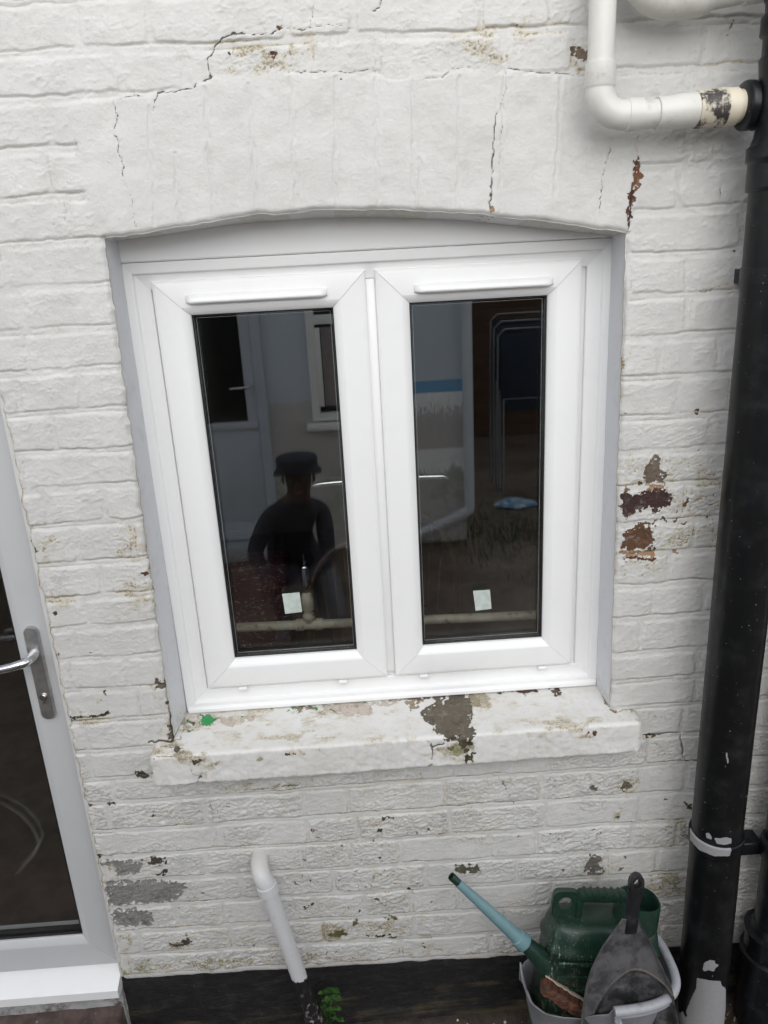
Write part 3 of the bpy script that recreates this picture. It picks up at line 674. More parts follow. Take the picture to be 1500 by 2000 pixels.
# ------------------------------------------------------------------ window sill (old stone, peeling paint)
def z5(l): return [(280 + x / 3, 1330 + y / 3) for x, y in l]
def z6(l): return [(760 + x * 520 / 1500, 1310 + y * 520 / 1500) for x, y in l]
GRN = (.03, .33, .10); PNK = (.62, .54, .46)
SB = [
 (z6([(180,235),(250,180),(265,160),(310,150),(305,190),(380,125),(430,125),(460,180),(475,240),(455,290),(500,345),(480,380),(450,395),(400,380),(330,395),(260,360),(250,310),(180,265)]), STO),
 (z6([(0,150),(200,140),(390,122),(390,140),(200,160),(60,168),(0,170)]), (.16,.12,.095)),
 (z6([(90,175),(190,165),(170,210),(110,225)]), (.36,.29,.2)),
 (z6([(445,135),(485,130),(520,195),(480,200),(465,170)]), (.34,.30,.2)),
 (z6([(383,130),(410,125),(418,250),(392,250)]), (.50,.37,.25)),
 (z6([(405,395),(475,400),(465,430),(450,440),(440,480),(485,470),(470,510),(435,520),(430,460),(400,430)]), (.07,.06,.03)),
 (z6([(330,430),(365,430),(360,450),(340,450)]), OLV), (z6([(350,465),(375,480),(365,490)]), OLV),
 (z6([(615,112),(680,102),(760,110),(860,92),(850,105),(770,130),(700,118),(620,120)]), (.10,.055,.04)),
 (z6([(870,92),(960,85),(970,130),(935,145),(900,115)]), (.10,.055,.04)), (z6([(1030,110),(1042,110),(1040,118)]), BRN),
 (z6([(1115,350),(1180,345),(1170,360),(1155,375),(1140,358)]), BRK),
 (z6([(1205,145),(1220,165),(1250,205),(1270,230),(1262,232),(1235,200)]), TAN),
 (z5([(330,205),(380,195),(445,215),(420,235),(385,262),(325,262),(330,235)]), GRN), (z5([(250,288),(300,282),(300,292),(260,298)]), GRN), (z5([(262,230),(280,225),(270,246)]), GRN),
 (z5([(850,150),(882,146),(885,165),(870,178),(846,178)]), GRN), (z5([(725,158),(770,150),(765,165),(730,166)]), GRN), (z5([(560,208),(590,204),(588,216)]), GRN), (z5([(1000,140),(1020,155),(1055,152),(1040,165),(1010,165)]), GRN), (z5([(1330,98),(1348,98),(1345,110),(1330,108)]), GRN), (z5([(1285,110),(1305,106),(1298,130),(1325,140),(1320,150),(1290,145)]), GRN),
 (z5([(275,240),(310,235),(318,250),(290,268),(276,258)]), (.10,.07,.06)),
 (z5([(885,150),(975,135),(1000,150),(960,165),(900,185)]), (.30,.26,.18)),
 (z5([(1210,116),(1230,113),(1220,125)]), STO), (z5([(1390,100),(1500,92),(1500,102),(1420,112)]), (.16,.12,.095)),
 (z5([(300,210),(330,205),(325,265),(300,270)]), PNK), (z5([(390,195),(510,205),(540,240),(520,262),(440,255),(445,215)]), PNK), (z5([(1070,150),(1200,120),(1340,120),(1345,170),(1320,195),(1160,200),(1100,180)]), PNK), (z5([(560,215),(650,205),(640,225),(570,230)]), PNK), (z5([(1340,130),(1480,100),(1500,130),(1380,150)]), PNK),
 (z5([(185,375),(215,390),(240,400),(215,408),(190,430),(180,410)]), STO),
 (z5([(285,470),(310,465),(350,455),(358,470),(330,475),(290,500)]), DRK), (z5([(402,450),(414,450),(410,462)]), DRK), (z5([(838,418),(885,415),(885,438),(840,440)]), (.14,.12,.07)),
 (z5([(345,530),(358,540),(350,572),(300,600),(335,570)]), STO), (z5([(305,598),(345,600),(340,610),(308,608)]), DRK), (z5([(1010,402),(1035,402),(1030,412)]), OLV),
 (z5([(60,455),(70,460),(68,470)]), BRN), (z5([(0,525),(20,530),(15,545),(0,545)]), DRK),
]
SC = [(z6([(215,400),(235,430),(245,440),(242,490),(238,535),(215,550)]), 2.2), (z6([(245,430),(290,415),(330,395),(395,365)]), 2.6), (z6([(232,410),(245,430)]), 2.5), (z6([(440,480),(436,525)]), 4),
      (z5([(100,380),(170,385),(200,380)]), 1.2), (z5([(60,430),(90,448),(150,440),(190,430),(240,405)]), 1.6), (z5([(270,480),(290,550),(330,570),(345,530)]), 1.3), (z5([(250,200),(240,260),(215,340),(180,350)]), 1.4), (z5([(640,205),(655,215)]), 1), (z5([(1090,160),(1130,190),(1155,195)]), 1), (z5([(725,160),(722,195)]), 1), (z5([(890,165),(905,195)]), 1), (z5([(1325,150),(1325,195)]), 1), (z5([(50,350),(120,345),(180,350)]), 3.5),
      (z6([(1155,65),(1215,150),(1265,230)]), 1.6), (z6([(1270,235),(1350,212),(1440,218)]), 1.6)]
sx = np.array(seg(-.494, .587, .0022)); tx = np.linspace(0, 1, len(sx))
prof = [(y, .899 - (.125 - y) * .055) for y in np.linspace(.125, -.0415, 75)]
r_ = .009; cy_, cz_ = -.0428, .8805
prof += [(cy_ - r_ * math.sin(a_), cz_ + r_ * math.cos(a_)) for a_ in np.linspace(.1, 1.5, 9)]
prof += [(-.0518, z) for z in np.linspace(.872, .822, 24)]
prof += [(-.043 - .009 * math.cos(a_), .819 - .009 * math.sin(a_)) for a_ in np.linspace(0, 1.5, 6)] + [(y, .809) for y in np.linspace(-.038, .02, 14)]
prof = np.array(prof); npf = len(prof)
SX = np.tile(sx, (npf, 1)); SY = np.tile(prof[:, :1], (1, len(sx))); SZ = np.tile(prof[:, 1:], (1, len(sx)))
def nrm_prof():
    d = np.gradient(prof, axis=0); n = np.stack([-d[:, 1], d[:, 0]], 1) * -1; n /= np.linalg.norm(n, axis=1)[:, None] + 1e-9
    if n[5, 1] < 0: n = -n
    return n
npv = nrm_prof(); u_ = np.concatenate([[0], np.cumsum(np.linalg.norm(np.diff(prof, axis=0), axis=1))])[:, None] * np.ones_like(SX)
disp = (fbm(SX * 22, u_ * 22, 4, 111) - .5) * .0022 + (fbm(SX * 90, u_ * 90, 3, 113) - .5) * .0012 + (fbm(SX * 5, u_ * 5, 2, 115) - .5) * .003
front = ss(.155, .17, u_); disp += front * (fbm(SX * 60, u_ * 60, 3, 117) - .5) * .0025
# wavy lower lip
disp += ss(.215, .24, u_) * (fbm(SX * 80, u_ * 20, 3, 119) - .5) * .004
SP = np.stack([SX, SY, SZ], -1).reshape(-1, 3); sPX, sPY = PJ(SP); sPX = sPX.reshape(SX.shape); sPY = sPY.reshape(SX.shape)
sb, sc_, sbest = bare_attr(sPX, sPY, SB, 6.0); scr = crack_attr(sPX, sPY, SC)
disp -= sb * .0012 + ss(.3, .9, scr) * .002
disp += -ss(2, 14, sdf(sPX, sPY, z6([(395,390),(480,385),(495,470),(470,520),(430,525),(415,440)]))) * .008
SY2 = SY + npv[:, :1] * disp; SZ2 = SZ + npv[:, 1:] * disp
# rounded ends
for s_, xe in ((1, sx[0]), (-1, sx[-1])):
    d = (SX - xe) * s_; k = np.clip(1 - d / .014, 0, 1) ** 2 * .010
    SY2 += np.where(SY < .01, k * (SY < -.01), 0); SZ2 += np.where(SZ > .85, -k, k) * (SY < .02)
    pass
SX2 = SX + (fbm(SY * 40, SZ * 40, 2, 121) - .5) * .005 * np.where((SX < -.485) | (SX > .578), 1, 0)
sg = gauss(sPX, sPY, [bl(345,1470,50,25,.5), bl(400,1420,60,25,.3), bl(560,1435,160,22,.33), bl(760,1440,120,18,.25), bl(1080,1415,110,18,.38), bl(570,1470,25,8,.8), bl(900,1465,30,18,.75), bl(850,1455,30,8,.5), bl(820,1475,30,15,.3), bl(1235,1395,30,12,.35), bl(400,1485,25,8,.5), bl(365,1410,16,30,.6), bl(600,1390,60,10,.4), bl(930,1370,16,18,.6), bl(390,1500,12,25,.4), bl(700,1385,80,8,.35), bl(530,1475,30,6,.5), bl(1150,1430,40,5,.5), bl(770,1475,500,40,.14), bl(520,1400,200,30,.3), bl(1000,1375,180,30,.22)])
sg = np.clip(sg * 1.5 * (.5 + 1.0 * ss(.35, .65, fbm(SX * 30, u_ * 60, 3, 263))) + .10 * ss(.4, .65, fbm(SX * 14, u_ * 25, 4, 241)), 0, 1)
sal = 1.4 * gauss(sPX, sPY, [bl(900,1465,26,16,.8), bl(905,1400,25,40,.45), bl(880,1380,60,25,.3), bl(320,1450,30,6,.6), bl(620,1380,20,8,.6), bl(1235,1388,30,5,.6), bl(370,1400,10,20,.5)])
V_ = np.stack([SX2, SY2, SZ2], -1).reshape(-1, 3); ii = np.arange(SX.size).reshape(SX.shape)
Fq = np.stack([ii[:-1, :-1], ii[:-1, 1:], ii[1:, 1:], ii[1:, :-1]], -1).reshape(-1, 4)
# close the two ends with strips to a centre column
cen = [];
for e in (0, -1):
    colv = V_.reshape(SX.shape + (3,))[:, e]; cen.append(np.stack([colv[:, 0], colv[:, 1] * .2 + .0, .852 + (colv[:, 2] - .852) * .2], -1))
base0 = len(V_); V_ = np.concatenate([V_, cen[0], cen[1]])
def strip(a, b): return np.stack([a[:-1], a[1:], b[1:], b[:-1]], -1)
Fq = np.concatenate([Fq, strip(ii[:, 0], base0 + np.arange(npf)), strip(ii[:, -1], base0 + npf + np.arange(npf))])
z2 = np.zeros(2 * npf)
me = mesh_np('window_sill', V_, Fq, True, {'bare': np.concatenate([sb.ravel(), z2]), 'grime': np.concatenate([sg.ravel(), z2]), 'algae': np.concatenate([sal.ravel(), z2]), 'crack': np.concatenate([scr.ravel(), z2]), 'cav': np.zeros(len(V_))},
             {'bcol': np.concatenate([sc_.reshape(-1, 3), np.zeros((2 * npf, 3)) + .1])})
tag(link('window_sill', me, M_sill, house), 'thick white stone sill with peeling paint, green flecks and a bare patch')

# ------------------------------------------------------------------ window
def rectframe(mb, x0, x1, z0, z1, prof, gap=.0004, mi=0):
    """mitred frame: prof = [(inset, Y)], each side its own bar with a hairline at the mitre"""
    cs = [((x0, z0), (x1, z0), (1, 1), (-1, 1)), ((x1, z0), (x1, z1), (-1, 1), (-1, -1)), ((x1, z1), (x0, z1), (-1, -1), (1, -1)), ((x0, z1), (x0, z0), (1, -1), (1, 1))]
    for a, b, da, db in cs:
        tx, tz = b[0] - a[0], b[1] - a[1]; L = math.hypot(tx, tz); tx /= L; tz /= L
        A = [mb.bm.verts.new((a[0] + da[0] * d + tx * gap, y, a[1] + da[1] * d + tz * gap)) for d, y in prof]
        B = [mb.bm.verts.new((b[0] + db[0] * d - tx * gap, y, b[1] + db[1] * d - tz * gap)) for d, y in prof]
        for i in range(len(prof) - 1):
            f = mb.bm.faces.new((A[i], B[i], B[i + 1], A[i + 1])); f.material_index = mi
        mb.bm.faces.new(A); mb.bm.faces.new(B[::-1])
YF = .100
WX0, WX1, WZ0, WZ1 = -.437, .529, .902, 1.897
f = MB()
rectframe(f, WX0, WX1, WZ0, WZ1, [(0, .165), (0, .1005), (.002, .099), (.0175, .099), (.020, .1005), (.0225, .1065), (.025, .108), (.0500, .1085), (.0515, .110), (.052, .117), (.066, .117), (.066, .165)], .0002)
# head filler following the arch, and the centre post
n_ = 40; hx = np.linspace(-.437, .529, n_)
hz = np.interp(hx, [-.43,-.367,-.219,-.071,.077,.227,.378,.479,.52], [1.940,1.949,1.960,1.963,1.957,1.946,1.925,1.912,1.906]) + .012
rings = []
for x, zt in zip(hx, hz):
    rings.append([(x, .165, 1.8972), (x, .104, 1.8972), (x, .0985, 1.8985), (x, .0965, 1.901), (x, .0965, 1.905), (x, .0975, zt - .0), (x, .165, zt)])
f.ring_loft(rings)
for q_ in f.bm.faces: q_.smooth = False
f.box(.0335, .0535, .1085, .164, .967, 1.845, bev=.0015)
f.box(-.386, .471, .112, .164, 1.846, 1.858)
win = f.done('window', M_pvc, house, sharp=35)
tag(win, 'white plastic double window under the brick arch')
# sloping ledge of the bottom rail
f = MB(); f.ring_loft([[(x, .165, .900), (x, .0935, .900), (x, .0925, .902), (x, .0932, .908), (x, .1075, .921), (x, .165, .925)] for x in (-.4330, .5250)])
f.done('bottom_rail', M_pvc, win, sharp=30)
SH = [(-.382, .0345, 'left'), (.0535, .466, 'right')]
GL = [(-.3165, -.034), (.1245, .404)]
for (x0, x1, _), (g0, g1) in zip(SH, GL):
    z0, z1 = .9585, 1.8610; f = MB()
    # bar widths differ a little per side: use mean inset and let the bead take the slack
    ins = ((g0 - x0) + (x1 - g1)) / 2
    rectframe(f, x0, x1, z0, z1, [(.003, .1165), (0, .1155), (0, .1015), (.0012, .0992), (.004, .0975), (.0075, .0968), (ins - .0165, .0962), (ins - .015, .0966), (ins - .0055, .1035), (ins - .0012, .1085), (ins, .1105), (ins, .1185), (ins, .152), (.012, .152)], .00035)
    sash = f.done('sash', M_pvc, win, sharp=25)
    gx0, gx1, gz0, gz1 = x0 + ins, x1 - ins, z0 + ins, z1 - ins
    f = MB(); rectframe(f, gx0 - .001, gx1 + .001, gz0 - .001, gz1 + .001, [(0, .1175), (.0035, .1165), (.0042, .1190), (.0042, .1195), (0, .1195)], .0)
    f.done('gasket', M_gasket, win)
    f = MB(); rectframe(f, gx0 - .001, gx1 + .001, gz0 - .001, gz1 + .001, [(0, .1242), (.0062, .1242), (.0075, .1262), (.0075, .1378), (.0062, .1398), (0, .1398)], .0)
    f.done('spacer_bar', M_spacer, win)
    f = MB(); rectframe(f, gx0, gx1, gz0, gz1, [(.0064, .1258), (.0072, .1256), (.0074, .1270)], 0); f.done('spacer_highlight', M_highlight, win)  # thin light grey strip, paints the bright line along the spacer's inner corner
    f = MB(); rectframe(f, gx0 - .001, gx1 + .001, gz0 - .001, gz1 + .001, [(0, .1440), (.004, .1440), (.006, .1500), (0, .1520)], .0)
    f.done('gasket', M_gasket, win)
    f = MB(); f.box(gx0 + .0002, gx1 - .0002, .1200, .1240, gz0 + .0002, gz1 - .0002); f.box(gx0 + .0002, gx1 - .0002, .1400, .1438, gz0 + .0002, gz1 - .0002)
    f.done('glass_pane', M_glass, win)
def vent(x0, x1, z):
    f = MB(); rings = []
    n = 26
    for i in range(n + 1):
        x = x0 + (x1 - x0) * i / n
        e = min(x - x0, x1 - x); k = math.sqrt(max(0, 1 - max(0, 1 - e / .012) ** 2)); k = max(k, .25)
        h, d = .0085 * (.75 + .25 * k), .016 * k
        rings.append([(x, .0962, z - h), (x, .0962 - d * .55, z - h - .002 * k), (x, .0962 - d * .95, z - h + .001), (x, .0962 - d, z - h + .004), (x, .0962 - d * .82, z + h * .3), (x, .0962 - d * .4, z + h * .85), (x, .0962, z + h)])
    f.ring_loft(rings); o = f.done('trickle_vent', M_pvc, win, sharp=50)
vent(-.318, -.042, 1.8255); vent(.130, .406, 1.8225)
f = None
for x in (-.302, -.07, .12, .398):
    f = MB(); f.box(x - .010, x + .010, .0950, .112, .9490, .9565, bev=.002); f.done('drain_cap', M_pvc, win)
M_stick = simple('paper_sticker', (.50, .56, .52), .7, .12, 60, 300, .1)
for (a_, b_, c_, d_) in [((551,1160),(585,1157),(590,1195),(557,1199)), ((924,1154),(957,1152),(960,1189),(929,1193))]:
    P = [W(*p, .1192) for p in (a_, b_, c_, d_)]
    f = MB(); f.ring_loft([[p for p in P], [p + np.array([0, .0006, 0]) for p in P]]); o = f.done('sticker', M_stick, win)

# ------------------------------------------------------------------ door
f = MB(); DX0, DX1 = -1.60, -.673
YD = .030
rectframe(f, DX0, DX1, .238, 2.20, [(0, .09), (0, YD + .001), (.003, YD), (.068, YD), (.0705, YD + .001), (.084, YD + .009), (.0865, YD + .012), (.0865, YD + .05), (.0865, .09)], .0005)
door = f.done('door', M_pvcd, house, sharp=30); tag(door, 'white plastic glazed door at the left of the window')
gx0, gx1, gz0, gz1 = DX0 + .0865, DX1 - .0865, .238 + .0865, 2.2 - .0865
f = MB(); rectframe(f, gx0 - .001, gx1 + .001, gz0 - .001, gz1 + .001, [(0, YD + .016), (.005, YD + .015), (.006, YD + .018), (0, YD + .018)], 0); rectframe(f, gx0 - .001, gx1 + .001, gz0 - .001, gz1 + .001, [(0, YD + .023), (.010, YD + .023), (.011, YD + .025), (.011, YD + .037), (0, YD + .037)], 0)
f.done('gasket', M_gasket, door)
f = MB(); f.box(gx0, gx1, YD + .019, YD + .023, gz0, gz1); f.box(gx0, gx1, YD + .038, YD + .042, gz0, gz1); f.done('glass_pane', M_glass_door, door)
# sill strip under the door
f = MB(); f.ring_loft([[(x, .09, .2355), (x, YD + .002, .2355), (x, -.022, .214), (x, -.0255, .211), (x, -.026, .188), (x, -.0235, .1865), (x, .09, .1865)] for x in (-1.62, -.6735)]); f.done('door_sill', M_pvc, door, sharp=30)
f = MB(); f.box(-1.62, -.674, -.004, .09, .06, .1862); f.done('door_threshold', simple('threshold_render', (.42, .415, .41), .8, .2, 20, 150, .5, .001, dirt=(.09, .07, .06), dirtamt=(.5, .7)), house)
# handle: backplate, lever, lock
hc = W(77, 1312, YD - .006)
f = MB()
def stadium(cx, cz, w_, h_, y, n=10):
    r = w_ / 2; p = []
    for k in range(n + 1): a_ = math.pi * k / n; p.append((cx + r * math.cos(a_), y, cz + h_ / 2 - r + r * math.sin(a_)))
    for k in range(n + 1): a_ = math.pi + math.pi * k / n; p.append((cx + r * math.cos(a_), y, cz - h_ / 2 + r + r * math.sin(a_)))
    return p
hx_, hz_ = -.718, 1.068
f.ring_loft([stadium(hx_, hz_, .031, .226, YD), stadium(hx_, hz_, .031, .226, YD - .006), stadium(hx_, hz_, .028, .223, YD - .0095), stadium(hx_, hz_, .023, .218, YD - .010)]); plate = f.done('handle_plate', M_satin, door, sharp=40)
f = MB(); lz = W(78, 1285, YD - .03)[2]
pts = [(hx_, YD - .009, lz), (hx_, YD - .030, lz), (hx_ - .002, YD - .042, lz), (hx_ - .010, YD - .050, lz - .001), (hx_ - .03, YD - .053, lz - .005), (hx_ - .06, YD - .053, lz - .010), (hx_ - .09, YD - .051, lz - .012), (hx_ - .118, YD - .047, lz - .010), (hx_ - .124, YD - .046, lz - .009)]
f.tube(pts, [.0115, .0105, .010, .0098, .0095, .0088, .0085, .008, .003], 18); f.done('handle', M_chrome, door)
f = MB(); zk = W(88, 1362, YD - .012)[2]; f.tube([(hx_, YD - .0095, zk), (hx_, YD - .013, zk)], .0085, 18); f.box(hx_ - .004, hx_ + .004, YD - .0125, YD - .0095, zk - .016, zk, bev=.001); f.tube([(hx_, YD - .013, zk), (hx_, YD - .0145, zk)], .006, 14); f.done('lock_cylinder', M_chrome, door)

# ------------------------------------------------------------------ room behind the glass
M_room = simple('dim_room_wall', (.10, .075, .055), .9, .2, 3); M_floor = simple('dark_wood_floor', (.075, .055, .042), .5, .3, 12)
def room():
    f = MB()
    x0, x1, y0, y1, z0, z1 = -3.0, 2.6, .168, 3.6, .10, 2.5
    f.box(x0 - .1, x0, y0, y1, z0, z1); f.box(x1, x1 + .1, y0, y1, z0, z1); f.box(x0 - .1, x1 + .1, y1, y1 + .1, z0, z1); f.box(x0 - .1, x1 + .1, y0, y1 + .1, z1, z1 + .1)
    # inner leaf round the window and the door
    a0, a1 = -.425, .517
    f.box(x0, -1.62, y0, .26, z0, z1); f.box(-.66, a0, y0, .26, z0, z1); f.box(a1, x1, y0, .26, z0, z1)
    f.box(a0, a1, y0, .26, z0, .90); f.box(a0, a1, y0, .26, 1.90, z1); f.box(-1.62, -.66, y0, .26, 2.21, z1)
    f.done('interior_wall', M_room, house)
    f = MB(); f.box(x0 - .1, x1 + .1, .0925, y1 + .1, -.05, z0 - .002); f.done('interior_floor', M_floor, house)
room()
def interior():
    Mp = simple('old_cream_pipe', (.62, .56, .44), .5, .15, 30, 90, .5, .001, dirt=(.12, .075, .04), dirtamt=(.55, .7), dscale=40)
    e = empty('water_pipe', (.04, .30, .87), 'old cream painted pipe with a tee crossing behind both panes', 'pipe')
    f = MB(); xa, xb = -.44, .55
    sp = [(0, .012), (.255, .012), (.256, .0155), (.275, .016), (.276, .013), (.305, .013), (.306, .016), (.325, .0155), (.326, .012), (.92, .012), (.921, .0145), (.96, .0145), (.961, .012), (1, .012)]
    p, r = steps((xa, .30, 1.014), (xb, .30, .986), sp); f.tube(p, r, 16); f.done('pipe_run', Mp, e)
    xt = -.153; f = MB(); f.tube([(xt, .30, 1.006), (xt, .30, 1.022), (xt, .30, 1.024), (xt, .30, 1.034), (xt, .30, 1.038), (xt, .30, 1.046), (xt, .30, 1.05), (xt, .30, 1.082), (xt, .30, 1.092), (xt, .30, 1.096)], [.012, .012, .0155, .0155, .011, .011, .016, .016, .012, .006], 16); f.done('valve_body', Mp, e)
    f = MB(); f.tube([(xt, .30, 1.09), (xt, .30, 1.115), (xt, .30, 1.117), (xt, .30, 1.165), (xt, .30, 1.170), (xt, .30, 1.173), (xt, .30, 1.20)], [.006, .007, .0135, .014, .012, .003, .003], 14); f.done('chrome_valve', M_chrome, e)
    for x in (-.43, .54):
        f = MB(); f.box(x - .012, x + .012, .258, .292, .985, 1.02, bev=.003); f.done('pipe_bracket', Mp, e)
    e = empty('chrome_tap', (.045, .32, .9), 'chrome bar held behind the centre post of the window, above the cream pipe', 'tap')
    f = MB(); pl = [(-.118, .30, 1.371), (-.110, .30, 1.374)] + [(x, .30, 1.375 + .004 * math.sin((x + .12) * 9)) for x in np.linspace(-.09, .2, 12)] + [(.214, .30, 1.370)]
    f.tube(pl, [.003, .0065] + [.0072] * 12 + [.003], 14); f.done('bar', M_chrome, e)
    f = MB(); f.tube([(.045, .305, .90), (.045, .305, 1.375)], .008, 12); f.done('stem', M_chrome, e)
    f = MB(); f.box(-.44, .55, .262, .40, .872, .898, bev=.004); tag(f.done('window_shelf', simple('inner_shelf', (.16, .12, .09), .5, .2, 9), origin=(.05, .33, .872)), 'dark inside shelf under the window, below the cream pipe', 'shelf')
    Mw = simple('bentwood', (.10, .048, .022), .3, .3, 15)
    def chair(x, y, rz, label):
        e = empty('wooden_chair', (x, y, .1), label, 'chair', 'hoop back chairs inside the room'); e.rotation_euler = (0, 0, rz)
        def add(nm, f): o = f.done(nm, Mw); o.parent = e; return o
        f = MB(); f.tube([Vector((-.19, 0, .44))] + arc((0, 0, .62), .19, math.pi, 0, 20, (1, 0, 0), (0, .1, 1.25)) + [Vector((.19, 0, .44))], .0125, 12); add('back_hoop', f)
        for k in range(-3, 4):
            xx = k * .045; zt = .62 + 1.25 * math.sqrt(max(0, .19 ** 2 - xx ** 2)); f = MB(); f.tube([(xx * .8, 0, .44), (xx, .02, zt)], .0055, 8); add('spindle', f)
        f = MB(); rings = []
        for zz, s_ in ((.425, .9), (.43, .98), (.445, 1), (.452, .97)):
            rings.append([(s_ * .21 * math.copysign(abs(math.cos(a_)) ** .7, math.cos(a_)), -.17 + s_ * .2 * math.copysign(abs(math.sin(a_)) ** .7, math.sin(a_)), zz) for a_ in [2 * math.pi * i / 28 for i in range(28)]])
        f.ring_loft(rings); add('seat', f)
        for sx_ in (-1, 1):
            for sy_ in (0, 1):
                f = MB(); f.tube([(sx_ * .13, -.05 - sy_ * .24, .43), (sx_ * .19, .0 - sy_ * .34, 0)], [.016, .011], 10); add('leg', f)
    chair(-.025, 1.02, .25, 'hoop back wooden chair seen through the left pane, the nearer one')
    chair(.17, 1.30, -.35, 'hoop back wooden chair seen through the left pane, half hidden by the nearer chair')
    n = N('red_packaging'); v = n.noise(45, 6, .8, n.mapv((1, 1, 2)))
    Mr = n.fin(n.mix(n.ramp(v, .57, .6), (.10, .008, .012), (.45, .42, .40)), .4)
    f = MB(); f.box(-.62, -.36, 1.75, 1.95, .10, .60, bev=.02); bm_ = f
    tag(f.done('red_box', Mr, origin=(-.49, 1.85, .1)), 'red printed box on the floor inside, low in the left pane', 'box')
interior()

# ------------------------------------------------------------------ pipes
def soil_pipe():
    e = empty('soil_pipe', (.748, -.10, 0), 'thick black drain pipe with a grey collar band at the right of the window', 'drainpipe')
    cx, cy = .7480, -.100; R_ = .0540
    def cyl(name, stations, nth=120, dz=.004, polys=None, mat=M_black, lean=None):
        zz = []; rr = []
        for (za, ra), (zb, rb) in zip(stations[:-1], stations[1:]):
            k = max(1, int(abs(za - zb) / dz)); zz += list(np.linspace(za, zb, k, endpoint=False)); rr += list(np.linspace(ra, rb, k, endpoint=False))
        zz.append(stations[-1][0]); rr.append(stations[-1][1]); zz = np.array(zz); rr = np.array(rr)
        th = np.linspace(0, 2 * np.pi, nth, endpoint=False); T, ZZ = np.meshgrid(th, zz)
        RR = rr[:, None] + (fbm(T * 3, ZZ * 8, 2, 5) - .5) * .0008
        lx = np.interp(ZZ, [0, .6, 2.04, 2.07, 3], [.008, 0, -.002, -.012, -.014])
        V = np.stack([cx + lx + RR * np.cos(T), cy + RR * np.sin(T), ZZ], -1)
        px, py = PJ(V.reshape(-1, 3)); px = px.reshape(ZZ.shape); py = py.reshape(ZZ.shape)
        b = np.zeros(ZZ.shape)
        frontm = (np.sin(T) < .25)
        for pts in (polys or []): b = np.maximum(b, np.clip(.5 + sdf(px, py, pts) / 6, 0, 1) * frontm)
        b = np.maximum(b, ss(.135, .075, ZZ + (fbm(T * 2.5, ZZ * 10, 2, 3) - .5) * .08))
        I = np.arange(ZZ.size).reshape(ZZ.shape); J = np.roll(I, -1, 1)
        F_ = np.stack([I[:-1], J[:-1], J[1:], I[1:]], -1).reshape(-1, 4)
        return link(name, mesh_np(name, V.reshape(-1, 3), F_, True, {'bare': b.ravel()}), mat, e)
    def zz_(l): return [(1300 + x / 4, 1500 + y / 4) for x, y in l]
    polys = [zz_([(290,1570),(300,1520),(345,1500),(385,1505),(390,1530),(425,1540),(390,1560),(380,1590),(340,1580),(300,1590)]), zz_([(245,1640),(300,1650),(350,1660),(430,1665),(440,1700),(470,1720),(470,1900),(430,2100),(200,2100),(160,1900),(200,1800),(240,1720)]),
             zz_([(375,545),(430,550),(470,540),(515,550),(515,590),(460,600),(400,590)]), zz_([(310,510),(340,505),(362,540),(360,560),(320,545)]), [(1417,1462),(1420,1470),(1424,1490),(1421,1491),(1418,1478)], [(1436,1485),(1438,1484),(1438,1488)], [(1475,1180),(1478,1178),(1476,1186)], [(1449,1559),(1460,1553),(1459,1556)]]
    cyl('pipe_length', [(-.02, R_ + .001), (.45, R_ + .001), (.60, R_ - .0005), (2.02, R_ - .0005)], polys=polys)
    cyl('pipe_collar', [(.592, R_ - .0003), (.5935, R_ + .0035), (.625, R_ + .0045), (.6265, R_ + .004), (.6275, R_ + .0005)], dz=.003, polys=[zz_([(190,450),(260,520),(360,590),(500,600),(515,640),(500,690),(380,690),(260,640),(190,560)])], mat=M_black)
    cyl('pipe_socket', [(1.955, R_), (1.957, R_ + .005), (2.0, R_ + .005), (2.003, R_ + .009), (2.024, R_ + .009), (2.028, R_ + .004), (2.045, R_ - .002), (2.06, R_ - .010), (2.07, .042)], mat=M_blackb, dz=.004)
    cyl('upper_pipe', [(2.05, .0435), (2.118, .0435), (2.155, .047), (2.16, .0435), (2.185, .0435), (2.19, .049), (2.215, .049), (2.22, .044), (2.235, .044), (2.25, .051), (2.31, .052), (2.32, .044), (3.0, .044)], mat=M_blackb, dz=.01)
    # strap and its lug on the wall
    f = MB(); rings = []
    for zq, rq in ((1.806, R_), (1.806, R_ + .003), (1.833, R_ + .003), (1.833, R_)):
        rings.append([(cx + rq * math.cos(a_), cy + rq * math.sin(a_), zq) for a_ in np.linspace(0, 2 * math.pi, 60, endpoint=False)])
    f.ring_loft(rings, False, False); f.box(cx - .025, cx + .0, cy + .02, -.001, 1.803, 1.829, bev=.002); f.box(cx + .005, cx + .03, cy + .02, -.001, 1.803, 1.829, bev=.002); f.done('pipe_bracket', M_blackb, e)
    # boss that takes the white waste pipe
    f = MB(); zc = 2.092; yb = -.07
    p = [(cx - .01, yb, zc), (.712, yb, zc), (.711, yb, zc), (.709, yb, zc), (.700, yb, zc), (.699, yb, zc), (.692, yb, zc), (.691, yb, zc), (.681, yb, zc), (.678, yb, zc), (.676, yb, zc)]
    f.tube(p, [.034, .034, .038, .0385, .0385, .0345, .0345, .0385, .0385, .037, .027], 40); f.done('pipe_boss', M_blackb, e)
soil_pipe()

